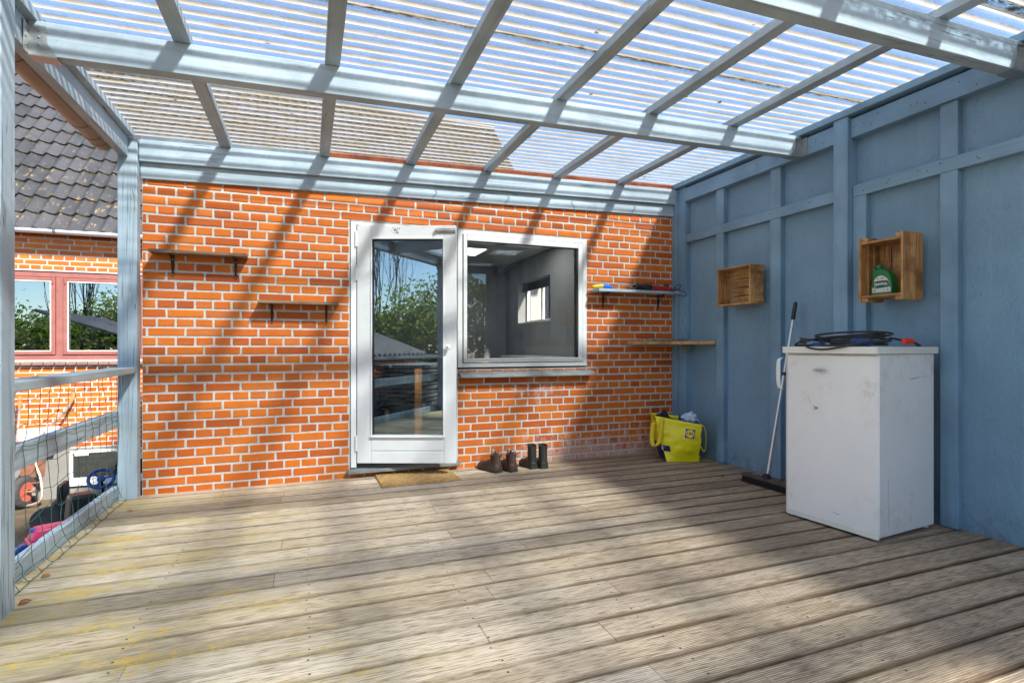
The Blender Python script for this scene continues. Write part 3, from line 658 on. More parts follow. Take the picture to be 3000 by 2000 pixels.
# ledger boards on the brick wall
g = MB(); g.slope(-1.093, 3.421, D - 0.060, D - 0.0125, lambda x: zr(x) - 0.150, lambda x: zr(x) - 0.002); g.build('ledger_board', M_px, pc, bevel=0.003)
g = MB(); g.slope(-1.093, 3.404, D - 0.028, D - 0.006, lambda x: zr(x) - 0.262, lambda x: zr(x) - 0.1505); g.build('ledger_board', M_px, pc, bevel=0.003)
for a, b in zip((0.16, 0.83, 1.49, 2.155, 2.83), (0.748, 1.41, 2.075, 2.747, 3.383)):
    g = MB(); g.slope(a, b, D - 0.045, D - 0.008, lambda x: zr(x), lambda x: zr(x) + 0.045); g.build('raw_batten', M_redwood, pc, bevel=0.003)
g = MB(); g.slope(-1.09, 0.08, D - 0.045, D - 0.008, lambda x: zr(x), lambda x: zr(x) + 0.030); g.build('batten', M_px, pc, bevel=0.003)
# left eaves: fascia, batten, posts
segs = ((2.722, 4.358), (0.312, 2.608), (-1.50, 0.200))
for a, b in segs:
    g = MB(); g.box(-1.203, -1.150, a, b, zr(-1.15) - 0.135, zr(-1.15) - 0.001); g.build('fascia', M_py, pc, bevel=0.003)
g = MB(); g.box(-1.205, -1.112, -1.5, 4.358, zr(-1.15), zr(-1.15) + 0.045); g.build('eaves_batten', M_py, pc, bevel=0.003)
for a, b, zt, zb in ((4.36, D - 0.004, 2.475, -0.02), (2.610, 2.720, 2.475, -0.02), (0.202, 0.310, 2.475, -0.02), (-1.60, -1.502, 2.475, -0.02)):
    g = MB(); g.box(-1.212, -1.097, a, b, zb, zt); g.build('post', M_pz, pc, bevel=0.006)
# sheets
PER = 0.076
bounds = [4.475, 3.47, 2.49, 1.52, 0.55, -0.40, -1.44]
for i in range(6):
    ya, yb = bounds[i + 1] - 0.030, bounds[i] + 0.030 if i else bounds[i]
    n = int((yb - ya) / (PER / 12)); xs = [-1.275 + 0.001 * (i % 3), 0.1, 1.2, 2.3, 3.60]; g = MB(); vs = []; 
    for x in xs:
        for k in range(n + 1):
            y = ya + (yb - ya) * k / n
            vs.append((x, y, zr(x) + 0.0565 + 0.009 * math.cos(2 * math.pi * y / PER) + (0.003 if i % 2 else 0.0)))
    fs = [(a * (n + 1) + k, a * (n + 1) + k + 1, (a + 1) * (n + 1) + k + 1, (a + 1) * (n + 1) + k) for a in range(len(xs) - 1) for k in range(n)]
    g.add(vs, fs); g.build('roof_sheet', M_sheet, pc, smooth=True, angle=80)
# gutter
g = MB(); gx, gz, gr = -1.285, 2.415, 0.058
ys = [-1.6, 4.34]; rings = []
prof = [(math.cos(a), math.sin(a)) for a in [math.pi + math.pi * k / 14 for k in range(15)]]
sec = [(gx + gr * c, gz + gr * s) for c, s in prof] + [(gx + (gr - 0.004) * c, gz + (gr - 0.004) * s) for c, s in prof[::-1]]
g.loft([[Vector((x, y, z)) for x, z in sec] for y in ys]); gut = g.build('gutter', M_gut, pc, smooth=True)
for y in (3.15, 3.95, 4.15, 4.26, 2.2, 1.2):
    g = MB(); r2 = gr + 0.005; sec2 = [(gx + r2 * c, gz + r2 * s) for c, s in prof] + [(gx + (gr + 0.0005) * c, gz + (gr + 0.0005) * s) for c, s in prof[::-1]]
    g.loft([[Vector((x, yy, z)) for x, z in sec2] for yy in (y - 0.014, y + 0.014)]); g.box(gx + gr, -1.205, y - 0.012, y + 0.012, gz - 0.002, gz + 0.004); g.build('gutter_clip', M_gut, gut, smooth=True)
# ================================================================== RAILING
ra = thing('railing', 'light blue wooden railing with weathered handrail on the left deck edge', 'railing', (-1.2, 3.5, 0))
g = MB(); g.box(-1.235, -1.100, 2.722, 4.345, 0.860, 0.902); g.build('handrail', paint('weathered_handrail', 'Y', (0.36, 0.43, 0.45), 1.0, 1.3), ra, bevel=0.004)
g = MB(); g.box(-1.235, -1.100, 0.312, 2.608, 0.860, 0.902); g.build('handrail', M_py, ra, bevel=0.004)
g = MB(); g.box(-1.255, -1.214, -1.5, 4.42, 0.490, 0.600); g.build('middle_rail', M_py, ra, bevel=0.004)
g = MB(); g.box(-1.255, -1.214, -1.5, 4.42, -0.030, 0.086); g.build('bottom_rail', M_py, ra, bevel=0.004)
def netting(ya, yb, seed, label):
    rnd = random.Random(seed); nv = int((yb - ya) / 0.112); lev = [0.90, 0.80, 0.69, 0.58, 0.47, 0.35, 0.24, 0.13, 0.045, 0.008]
    P = []
    for i in range(nv + 1):
        y = ya + (yb - ya) * i / nv; col = []
        for j, z in enumerate(lev):
            sag = 0.02 * math.sin(j * 0.9 + i * 0.35)
            x = -1.206 if j < 7 else (-1.196, -1.182, -1.150)[j - 7]
            col.append(Vector((x + abs(rnd.gauss(0, 0.004)), y + rnd.gauss(0, 0.012) + sag, max(0.006, z + (0 if j in (0, 9) else rnd.gauss(0, 0.012))))))
        P.append(col)
    g = MB()
    def bend(a, b):
        m_ = (a + b) / 2 + Vector((abs(rnd.gauss(0, 0.002)), rnd.gauss(0, 0.006), rnd.gauss(0, 0.006))); return [a, m_]
    for col in P:
        pts = []
        for a, b in zip(col[:-1], col[1:]): pts += bend(a, b)
        pts.append(col[-1]); pts = [Vector((p.x, p.y, max(p.z, 0.005))) for p in pts]; g.tube(pts, 0.0016, 5)
    for j in range(len(lev)):
        pts = []
        for a, b in zip([c[j] for c in P][:-1], [c[j] for c in P][1:]): pts += bend(a, b)
        pts.append(P[-1][j]); pts = [Vector((p.x, p.y, max(p.z, 0.005))) for p in pts]; g.tube(pts, 0.0016, 5)
    for i in range(0, nv, 3):
        q = P[i][rnd.randint(1, 6)]; g.tube([q + Vector((0, -0.006, 0)), q + Vector((0.004, 0.006, 0.004))], 0.003, 5)
    return tag(g.build('wire_netting', M_net, smooth=True), label, 'netting')
netting(2.74, 4.33, 1, 'loose green wire netting hung on the railing beside the brick wall')
netting(0.33, 2.59, 2, 'green wire netting on the railing bay mirrored in the door glass')
# ================================================================== LEFT HOUSE (tiled roof)
FY = 8.70
th_ = thing('tiled_house', 'brick house with grey wavy tiled roof seen left of the deck posts', 'house', (-2.9, FY, GZ))
X0, X1 = -4.85, 4.20
HH = [(-4.20, -2.10, 0.862, 2.020), (-2.928, -2.0, -0.80, -0.335)]
g = MB(); wall_blocks(g, X0, -1.088, GZ, 2.45, FY, FY + 0.25, HH, 0); g.box(-1.088, X1, FY + 0.35, FY + 0.5, GZ, 2.45, 0)
brick_face(g, X0, -1.09, -0.30, 2.30, FY, HH, random.Random(21), mod=0.12, ox=-4.8, oz=-0.30 + 0.0)
# corbelled courses under the eaves
for k, (z, o) in enumerate(((2.3004, 0.02), (2.3671, 0.045), (2.4338, 0.07))):
    g.box(X0, -1.09, FY - o, FY - 0.0, z, z + 0.0660, 0)
    brick_face(g, X0, -1.09, z, z + 0.0662, FY - o, [], random.Random(30 + k), mod=0.12, ox=-4.8 + 0.06 * (k % 2), oz=z)
g.build('wall', [M_mortar, M_brick2], th_)
g = MB(); wall_blocks(g, X0, -1.088, GZ, -0.305, FY - 0.035, FY - 0.001, HH); g.build('plinth', M_cement, th_)
# roof of wavy tiles
EY, EZ = FY - 0.16, 2.50
RGY = 12.30; nC = 14; gauge = (RGY - EY) / nC; g = MB(); rnd = random.Random(8)
nx = int((X1 - X0) / 0.0225); xs = [X0 + (X1 - X0) * i / nx for i in range(nx + 1)]
def wv(x): return 0.020 * math.cos(2 * math.pi * x / 0.18) + 0.006 * math.cos(4 * math.pi * x / 0.18 + 0.8)
for c in range(nC):
    ya, yb = EY + c * gauge, EY + (c + 1) * gauge + 0.05; off = rnd.uniform(-0.004, 0.004)
    vs = []
    for i, x in enumerate(xs):
        jt = -0.006 if (i % 16) == 0 else 0.0
        h = wv(x + off) + jt
        for (yy, lift) in ((ya, 0.020), (ya, 0.052), ((ya + yb) / 2, 0.036), (yb, 0.018)):
            dz = (lift + h) * 0.7071
            vs.append((x, yy - dz, EZ + (yy - EY) + dz))
    o = len(g.v); g.v += vs
    for i in range(nx):
        tt = random.Random((i // 16) * 31 + c * 7).random()
        for k, mi in ((0, 1), (1, 0), (2, 0)):
            a = o + i * 4 + k; g.f.append([a, a + 4, a + 5, a + 1]); g.mi.append(mi); g.t.append(tt)
roof = g.build('roof', [M_tiles, M_tedge], th_, smooth=True, angle=50)
g = MB(); g.add([(X0, EY + 0.02, EZ - 0.02), (X1, EY + 0.02, EZ - 0.02), (X1, RGY, EZ + RGY - EY - 0.03), (X0, RGY, EZ + RGY - EY - 0.03)], [(0, 1, 2, 3)])
g.add([(X0, RGY, EZ + RGY - EY), (X1, RGY, EZ + RGY - EY), (X1, RGY + 4, EZ + 0.1), (X0, RGY + 4, EZ + 0.1)], [(0, 1, 2, 3)])
for xx in (X0 + 0.02, X1 - 0.02): g.add([(xx, EY + 0.3, GZ), (xx, RGY + 3.8, GZ), (xx, RGY + 3.8, EZ), (xx, RGY, EZ + RGY - EY - 0.05), (xx, EY + 0.3, EZ)], [(0, 1, 2, 3, 4)])
g.build('roof_underlay', M_dark, th_)
g = MB(); g.tube([(X0, RGY, EZ + RGY - EY + 0.02), (X1, RGY, EZ + RGY - EY + 0.02)], 0.11, 10); g.build('ridge', M_tiles, th_, smooth=True)
# white half-round gutter
g = MB(); gx2, gz2, gr2 = EY - 0.055, 2.522, 0.052
sec = [(gx2 + gr2 * c, gz2 + gr2 * s) for c, s in prof] + [(gx2 + (gr2 - 0.003) * c, gz2 + (gr2 - 0.003) * s) for c, s in prof[::-1]]
g.loft([[Vector((x, y, z)) for y, z in sec] for x in (X0, -1.14)]); g2 = g.build('gutter', M_gutw, th_, smooth=True)
for x in (-3.02, -4.2, -1.9):
    g = MB(); r2 = gr2 + 0.004; sec2 = [(gx2 + r2 * c, gz2 + r2 * s) for c, s in prof] + [(gx2 + (gr2 + 0.0004) * c, gz2 + (gr2 + 0.0004) * s) for c, s in prof[::-1]]
    g.loft([[Vector((xx, y, z)) for y, z in sec2] for xx in (x - 0.015, x + 0.015)]); g.build('gutter_clip', M_steel, g2, smooth=True)
# red framed window: frame with two sashes
y0 = FY + 0.015; y1 = FY + 0.10
g = MB(); g.box(-4.20, -2.10, y0, y1, 1.945, 2.020); g.box(-4.20, -2.10, y0, y1, 0.862, 0.925); g.box(-3.095, -3.018, y0, y1, 0.925, 1.945); g.box(-4.20, -4.15, y0, y1, 0.925, 1.945); g.box(-2.15, -2.10, y0, y1, 0.925, 1.945)
hw = g.build('window', M_red, th_, bevel=0.004)
for a, b in ((-4.15, -3.097), (-3.016, -2.15)):
    g = MB(); f = y0 - 0.014
    g.box(a + 0.002, a + 0.045, f, y1 - 0.02, 0.930, 1.940); g.box(b - 0.045, b - 0.002, f, y1 - 0.02, 0.930, 1.940); g.box(a + 0.045, b - 0.045, f, y1 - 0.02, 1.898, 1.940); g.box(a + 0.045, b - 0.045, f, y1 - 0.02, 0.930, 0.972)
    s_ = g.build('sash', M_red, hw, bevel=0.003)
    g = MB(); f += 0.004
    g.box(a + 0.0455, a + 0.058, f, f + 0.02, 0.973, 1.897); g.box(b - 0.058, b - 0.0455, f, f + 0.02, 0.973, 1.897); g.box(a + 0.058, b - 0.058, f, f + 0.02, 1.884, 1.897); g.box(a + 0.058, b - 0.058, f, f + 0.02, 0.973, 0.986)
    g.build('putty_line', M_putty, hw)
    g = MB(); g.box(a + 0.046, b - 0.046, y0 + 0.02, y0 + 0.025, 0.973, 1.897); g.build('pane', M_glassh, hw)
for x in (-3.10 - 0.022, -3.013 + 0.022):
    g = MB(); g.tube([(x, y0 - 0.022, 1.86), (x, y0 - 0.022, 1.955)], 0.008, 8); g.box(x - 0.013, x + 0.013, y0 - 0.019, y0 - 0.014, 1.865, 1.95); g.build('hinge', M_red, hw)
g = MB(); rnd = random.Random(2)
x = -4.26
while x < -2.04:
    g.hexa([(x, FY - 0.06, 0.792), (x + 0.106, FY - 0.06, 0.792), (x + 0.106, FY + 0.05, 0.832), (x, FY + 0.05, 0.832), (x, FY - 0.06, 0.822), (x + 0.106, FY - 0.06, 0.822), (x + 0.106, FY + 0.05, 0.862), (x, FY + 0.05, 0.862)], 0, rnd.random()); x += 0.118
g.build('window_sill', plain('brown_glazed_sill_tiles', (0.20, 0.135, 0.12), 0.45), th_, bevel=0.003)
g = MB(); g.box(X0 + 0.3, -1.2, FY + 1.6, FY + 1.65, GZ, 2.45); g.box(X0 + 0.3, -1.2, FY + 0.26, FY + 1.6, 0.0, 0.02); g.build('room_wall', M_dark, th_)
t = thing('table_sign', 'small white framed object standing inside the red framed window', 'ornament', (-3.62, FY + 0.3, 0.93))
g = MB(); g.box(-3.72, -3.52, FY + 0.28, FY + 0.29, 0.95, 1.16); g.build('panel', M_dark, t)
g = MB(); 
for a, b, c, d in ((-3.72, -3.70, 0.95, 1.16), (-3.54, -3.52, 0.95, 1.16), (-3.70, -3.54, 1.14, 1.16), (-3.70, -3.54, 0.95, 0.97)): g.box(a, b, FY + 0.272, FY + 0.2795, c, d)
g.build('frame', M_white, t)
# basement window
g = MB(); y0 = FY - 0.05
g.box(-2.928, -2.0, y0, FY + 0.06, -0.375, -0.337); g.box(-2.928, -2.90, y0, FY + 0.06, -0.70, -0.376); g.box(-2.928, -2.0, y0, FY + 0.06, -0.745, -0.70); g.box(-2.928, -2.0, y0 - 0.02, FY + 0.06, -0.798, -0.748)
g.box(-2.87, -2.72, y0 - 0.014, y0 - 0.001, -0.405, -0.376)
bwn = g.build('window', M_white, th_, bevel=0.004)
g = MB(); g.box(-2.899, -2.0, FY - 0.02, FY - 0.015, -0.699, -0.376); g.build('pane', M_glassh, bwn)
g = MB(); g.box(-2.26, -2.12, FY - 0.0235, FY - 0.0215, -0.50, -0.40); g.build('sticker', M_stk, bwn)
text('0-', 0.085, M_ink, bwn, 'sticker_text', frame_mat((-2.215, FY - 0.0245, -0.45), (1, 0, 0), (0, 0, 1)), 0.0004)
# ---- wheelbarrow tipped up against the plinth
M_tub = plain('white_plastic_tub', (0.55, 0.55, 0.53), 0.5); M_rust = plain('rusty_steel', (0.20, 0.085, 0.05), 0.75, 0.2, 0.4, 9, 0.4); M_tube = plain('worn_steel_tube', (0.40, 0.31, 0.26), 0.45, 0.5, 0.4, 16)
M_rub = plain('tyre_rubber', (0.045, 0.045, 0.05), 0.8, 0, 0.3, 20, 0.5); M_grip = plain('orange_rubber_grip', (0.62, 0.20, 0.07), 0.6)
wb = thing('wheelbarrow', 'upended wheelbarrow with orange grips and white tub leaning on the house', 'wheelbarrow', (-3.2, 8.45, GZ))
PR = [(-2.90, 8.58, 0.30), (-2.94, 8.56, 0.20), (-3.17, 8.50, -0.12), (-3.21, 8.46, -0.42), (-3.13, 8.38, -0.62), (-3.10, 8.30, -0.86), (-3.24, 8.28, -0.92), (-3.38, 8.30, -0.90)]
PL = [(-3.42, 8.58, 0.28), (-3.42, 8.56, 0.1), (-3.42, 8.52, -0.12), (-3.43, 8.48, -0.4), (-3.44, 8.40, -0.7), (-3.42, 8.32, -0.88)]
def smooth_pts(P, n=5):
    P = [Vector(p) for p in P]; out = []
    for i in range(len(P) - 1):
        p0, p1, p2, p3 = P[max(i - 1, 0)], P[i], P[i + 1], P[min(i + 2, len(P) - 1)]
        for k in range(n):
            u = k / n; out.append(0.5 * ((2 * p1) + (p2 - p0) * u + (2 * p0 - 5 * p1 + 4 * p2 - p3) * u * u + (3 * p1 - p0 - 3 * p2 + p3) * u ** 3))
    out.append(P[-1]); return out
for P in (PR, PL):
    g = MB(); g.tube(smooth_pts(P), 0.016, 8); g.build('frame_tube', M_tube, wb, smooth=True)
    a = Vector(P[0]); d = (a - Vector(P[1])).normalized(); g = MB(); g.tube([a - d * 0.01, a + d * 0.03, a + d * 0.12, a + d * 0.125], [0.021, 0.023, 0.024, 0.018], 8); g.build('grip', M_grip, wb, smooth=True)
for q0, q1 in (((-3.43, 8.47, -0.16), (-3.18, 8.47, -0.16)), ((-3.43, 8.38, -0.68), (-3.12, 8.36, -0.66))): g = MB(); g.tube([q0, q1], 0.012, 6); g.build('cross_bar', M_rust, wb, smooth=True)
g = MB(); 
g.loft([[Vector(p) for p in r_] for r_ in ([(-3.42, 8.50, 0.00), (-2.98, 8.50, 0.02), (-3.02, 8.50, -0.26), (-3.40, 8.50, -0.28)], [(-3.38, 8.64, -0.03), (-3.00, 8.64, -0.01), (-3.06, 8.64, -0.22), (-3.36, 8.64, -0.24)])]); g.build('tub', M_tub, wb, bevel=0.012)
g = MB(); g.hexa([(-3.36, 8.44, -0.62), (-3.12, 8.44, -0.60), (-3.12, 8.455, -0.60), (-3.36, 8.455, -0.62), (-3.36, 8.46, -0.40), (-3.11, 8.46, -0.38), (-3.11, 8.475, -0.38), (-3.36, 8.475, -0.40)]); g.build('stay_plate', M_rust, wb)
wc = Vector((-3.27, 8.30, -0.75)); ax = Vector((0.97, -0.27, 0.03)).normalized()
g = MB(); prof_t = [(-0.045, 0.115), (-0.05, 0.15), (-0.04, 0.182), (-0.02, 0.197), (0.02, 0.197), (0.04, 0.182), (0.05, 0.15), (0.045, 0.115)]
rings = disc_rings(wc, ax, prof_t, 40)
for r_ in rings[2:6]:
    for i in range(0, 40, 2): r_[i] = wc + (r_[i] - wc) * 0.975
g.loft(rings, c0=False, c1=False); wh = bpy.data.objects.new('wheel', None); COL.objects.link(wh); wh.location = wc; wh.parent = wb; wh.matrix_parent_inverse = wm(wb).inverted()
g.build('tyre', M_rub, wh, smooth=True)
g = MB(); g.loft(disc_rings(wc, ax, [(-0.045, 0.116), (-0.02, 0.105), (-0.02, 0.03), (-0.05, 0.028), (0.06, 0.028), (0.02, 0.03), (0.02, 0.105), (0.045, 0.116)], 20)); g.build('rim', plain('pink_red_rim', (0.42, 0.10, 0.07), 0.5, 0, 0.2), wh, smooth=True)
g = MB(); g.tube([wc - ax * 0.06, wc + ax * 0.14], 0.011, 8); g.box(-0.02, 0.02, -0.005, 0.005, -0.05, 0.05, mat=Matrix.Translation(wc + ax * 0.12)); g.build('axle', M_tube, wh)
# ---- toys in the yard
M_pink = plain('pink_plastic', (0.68, 0.03, 0.14), 0.35, 0, 0.08); M_bluep = plain('blue_plastic', (0.010, 0.055, 0.24), 0.35, 0, 0.1)
ty = thing('ride_on_tractor', 'pink and black ride-on toy parked below the deck edge', 'toy', (-2.05, 6.1, GZ))
def obox(g, c, s, rz, m=0, top=1.0):
    M_ = Matrix.Translation(c) @ Matrix.Rotation(rz, 4, 'Z'); x, y, z = [q / 2 for q in s]
    g.hexa([M_ @ Vector(p) for p in ((-x, -y, -z), (x, -y, -z), (x, y, -z), (-x, y, -z), (-x * top, -y * top, z), (x * top, -y * top, z), (x * top, y * top, z), (-x * top, y * top, z))], m)
g = MB(); obox(g, Vector((-2.16, 6.02, -0.62)), (0.34, 0.22, 0.10), 0.5, 0, 0.75); g.build('bonnet', M_pink, ty, bevel=0.02)
g = MB(); obox(g, Vector((-2.12, 6.04, -0.70)), (0.44, 0.30, 0.05), 0.5); g.build('chassis', M_pink, ty, bevel=0.015)
g = MB(); obox(g, Vector((-1.98, 6.12, -0.48)), (0.24, 0.24, 0.30), 0.5, 0, 0.8); g.build('seat', M_black, ty, bevel=0.03)
g = MB(); obox(g, Vector((-2.27, 5.96, -0.585)), (0.07, 0.06, 0.035), 0.5, 0, 0.7); g.build('headlight', M_bluep, ty, bevel=0.006)
for dx, dy in ((-2.34, 6.02), (-2.22, 5.82), (-1.98, 6.30), (-1.86, 6.06)):
    g = MB(); g.loft(disc_rings(Vector((dx, dy, -0.83)), (-0.48, 0.88, 0), [(-0.04, 0.06), (-0.04, 0.11), (-0.03, 0.12), (0.03, 0.12), (0.04, 0.11), (0.04, 0.06)], 20)); g.build('wheel', M_bluep, ty, smooth=True)
kt = thing('pedal_kart', 'dark pedal kart with blue steering wheel by the basement window', 'toy', (-2.2, 7.3, GZ))
g = MB(); c = Vector((-2.15, 7.2, -0.43)); axw = Vector((0.15, -0.72, 0.68)).normalized(); a_ = axw.orthogonal().normalized(); b_ = axw.cross(a_)
g.tube([c + a_ * (0.115 * math.cos(t)) + b_ * (0.115 * math.sin(t)) for t in [2 * math.pi * i / 28 for i in range(28)]], 0.018, 8, closed=True)
for t in (0.4, 2.5, 4.6): g.tube([c, c + a_ * (0.115 * math.cos(t)) + b_ * (0.115 * math.sin(t))], 0.012, 6)
g.loft(disc_rings(c, axw, [(-0.01, 0.04), (0.012, 0.035)])); g.build('steering_wheel', M_bluep, kt, smooth=True)
g = MB(); g.tube([c, c - axw * 0.42], 0.014, 8); g.tube([(-2.5, 7.3, -0.78), (-1.85, 7.3, -0.78)], 0.02, 8); g.build('frame', M_black, kt, smooth=True)
g = MB(); obox(g, Vector((-2.42, 7.35, -0.68)), (0.28, 0.30, 0.08), 0.1, 0, 0.9); obox(g, Vector((-2.55, 7.36, -0.58)), (0.06, 0.30, 0.22), 0.1, 0, 0.9); g.build('seat', M_black, kt, bevel=0.03)
for dx, dy in ((-2.6, 7.1), (-2.6, 7.58), (-1.9, 7.1), (-1.9, 7.58)):
    g = MB(); g.loft(disc_rings(Vector((dx, dy, -0.81)), (0, 1, 0), [(-0.04, 0.06), (-0.04, 0.13), (-0.03, 0.14), (0.03, 0.14), (0.04, 0.13), (0.04, 0.06)], 20)); g.build('wheel', M_rub, kt, smooth=True)
# ================================================================== BEHIND THE CAMERA AND OUTSIDE (seen mirrored in the glass)
ob = thing('outbuilding', 'brick outbuilding seen through the small window of the dark room', 'outbuilding', (6.4, 8, GZ))
g = MB(); g.box(6.2, 6.4, 5.0, 11.5, GZ, 3.0, 0); 
t2 = MB(); brick_face(t2, 5.0, 11.5, 0.6, 3.0, 0, [], random.Random(5), mod=0.12, ox=5, oz=0.0); t2.v = [(6.2 + p[1], 16.5 - p[0], p[2]) for p in t2.v]; g.add(t2.v, t2.f, 1); g.build('wall', [M_mortar, M_brick2], ob)
g = MB(); g.box(6.0, 8.4, 4.8, 11.7, 3.0, 3.1); g.build('roof', M_dark, ob)
sh = thing('brick_shed', 'low brick shed with grey corrugated roof mirrored in the door glass', 'shed', (-4.3, 0.2, GZ))
g = MB(); SXE, SY0, SY1 = -3.05, -2.1, 2.2
g.box(-5.6, SXE, SY0, SY1, GZ, 0.80, 0); t2 = MB(); brick_face(t2, SY0, SY1, GZ, 0.80, 0, [], random.Random(6), mod=0.12); t2.v = [(SXE - p[1], p[0], p[2]) for p in t2.v]; g.add(t2.v, t2.f, 1); g.build('wall', [M_mortar, M_brick2], sh)
g = MB(); vs = []; n = 300
for xx, zz in ((-2.90, 0.87), (-5.8, 1.85)):
    for k in range(n + 1): yq = SY0 - 0.15 + (SY1 - SY0 + 0.3) * k / n; vs.append((xx, yq, zz + 0.03 * math.cos(2 * math.pi * yq / 0.17)))
g.add(vs, [(k, k + 1, n + 2 + k, n + 1 + k) for k in range(n)]); ro = g.build('roof', plain('old_grey_roofing', (0.20, 0.195, 0.19), 0.8, 0, 0.3, 4), sh, smooth=True, angle=80)
md = ro.modifiers.new('thickness', 'SOLIDIFY'); md.thickness = 0.008
pl = thing('timber_stack', 'stack of grey weathered boards mirrored in the door glass', 'timber stack', (-2.3, -0.9, GZ))
rnd = random.Random(9)
for k in range(22):
    g = MB(); z = GZ + 0.02 + k * 0.075
    for q in range(3): xx = -2.85 + q * 0.36 + rnd.uniform(-0.03, 0.03); g.box(xx, xx + 0.34, -1.7 + rnd.uniform(-.05, .05), -0.25 + rnd.uniform(-.06, .06), z, z + 0.055, 0, rnd.random())
    g.build('board', M_greywood, pl, bevel=0.004)
M_tarp = plain('dark_blue_tarpaulin', (0.012, 0.02, 0.05), 0.25, 0, 0.3); g = MB(); n = 24; vs = []
for i in range(n + 1):
    for j in range(n + 1):
        u, v = i / n, j / n; x = -3.02 + 0.75 * u; y = -0.10 + 1.6 * v
        vs.append((x, y, GZ + 1.35 * max(0.0, 1 - (2 * u - 1) ** 4) * max(0.0, 1 - (2 * v - 1) ** 4) ** 0.5 + 0.10 * noise.noise(Vector((x * 6, y * 6, 0)))))
g.add(vs, [(i * (n + 1) + j, i * (n + 1) + j + 1, (i + 1) * (n + 1) + j + 1, (i + 1) * (n + 1) + j) for i in range(n) for j in range(n)])
tag(g.build('tarpaulin', M_tarp, smooth=True, angle=80), 'dark blue plastic tarpaulin over a heap mirrored in the door glass', 'tarpaulin')
def m_leaf():
    m = NM('green_leaves'); t = m.attr()
    c = m.ramp(t, [(0.0, (0.03, 0.08, 0.015)), (0.5, (0.11, 0.21, 0.04)), (1.0, (0.30, 0.36, 0.08))])
    m.fin(c, 0.5, 0, 0.3); tl = m.n.new('ShaderNodeBsdfTranslucent'); m.l.new(m.mix(0.5, c, (0.30, 0.42, 0.06)), tl.inputs[0])
    mx = m.n.new('ShaderNodeMixShader'); mx.inputs[0].default_value = 0.45; m.l.new(m.b.outputs[0], mx.inputs[1]); m.l.new(tl.outputs[0], mx.inputs[2]); m.l.new(mx.outputs[0], m.out.inputs[0]); return m.m
M_leaf = m_leaf(); M_bark = plain('brown_bark', (0.10, 0.075, 0.055), 0.9, 0, 0.3, 12)
def limb(g, a, d, L, r, depth, rnd, spread, up, tips):
    pts = [a]; p = a.copy(); dd = d.copy(); k = 4
    for i in range(k):
        dd = (dd + Vector((rnd.gauss(0, 0.07), rnd.gauss(0, 0.07), up * 0.12))).normalized(); p = p + dd * L / k; pts.append(p.copy())
    g.tube(pts, [r * (1 - 0.45 * i / k) for i in range(k + 1)], 5 if depth > 1 else 3, cap=False)
    tips.append(p)
    if depth == 0: return
    for i in range(rnd.choice((2, 3, 3))):
        nd = (dd + Vector((rnd.gauss(0, spread), rnd.gauss(0, spread), rnd.gauss(0, spread * 0.6) + up * 0.25))).normalized()
        limb(g, pts[-1 - (i % 2)], nd, L * rnd.uniform(0.62, 0.85), r * 0.58, depth - 1, rnd, spread, up, tips)
def leafy(x, y, h, seed, label, nl=6500, rr=2.4):
    rnd = random.Random(seed); t = thing('leafy_tree', label, 'tree', (x, y, GZ), 'trees mirrored in the glass'); g = MB(); tips = []
    base = Vector((x, y, GZ)); limb(g, base, Vector((0, 0, 1)), h * 0.34, 0.12, 4, rnd, 0.6, 0.3, tips); g.build('trunk', M_bark, t, smooth=True)
    cl = [Vector((x + rnd.gauss(0, rr * 0.5), y + rnd.gauss(0, rr * 0.5), GZ + h * rnd.uniform(0.30, 0.96))) for _ in range(46)] + tips[-30:]
    g = MB()
    for i in range(nl):
        c = rnd.choice(cl); p = c + Vector((rnd.gauss(0, 0.42), rnd.gauss(0, 0.42), rnd.gauss(0, 0.32))); s = rnd.uniform(0.05, 0.11)
        a = Vector((rnd.gauss(0, 1), rnd.gauss(0, 1), rnd.gauss(0, 1))).normalized(); b = a.orthogonal().normalized()
        g.add([p - a * s, p + b * s * 0.6, p + a * s, p - b * s * 0.6], [(0, 1, 2, 3)], 0, rnd.random())
    g.build('crown', M_leaf, t)
def bare(x, y, h, seed, label):
    rnd = random.Random(seed); t = thing('bare_tree', label, 'tree', (x, y, GZ), 'trees mirrored in the glass'); g = MB(); tips = []
    for i in range(7):
        limb(g, Vector((x + rnd.gauss(0, 0.5), y + rnd.gauss(0, 0.5), GZ)), Vector((rnd.gauss(0, 0.10), rnd.gauss(0, 0.10), 1)).normalized(), h * 0.33, 0.035, 6, rnd, 0.16, 0.9, tips)
    g.build('branches', M_bark, t, smooth=False)
leafy(-6.4, -9.4, 4.3, 1, 'round leafy green tree mirrored at the right side of the door glass', 8000, 2.2)
leafy(-4.4, -11.4, 4.4, 2, 'leafy tree behind the round one, mirrored at the right edge of the door glass', 6500, 2.0)
leafy(-9.6, -9.6, 3.0, 3, 'low leafy tree standing behind the bare tree in the mirrored garden', 6000, 2.2)
leafy(-10.5, -5.6, 3.3, 4, 'leafy bush-like tree mirrored in the red framed window of the tiled house', 6500, 2.2)
leafy(-8.4, -7.2, 2.7, 6, 'low leafy tree closest to the brick shed in the mirrored garden', 5000, 1.7)
bare(-8.6, -8.3, 7.4, 5, 'tall bare tree with upright branches mirrored in the door glass')
rnd = random.Random(12); g = MB()
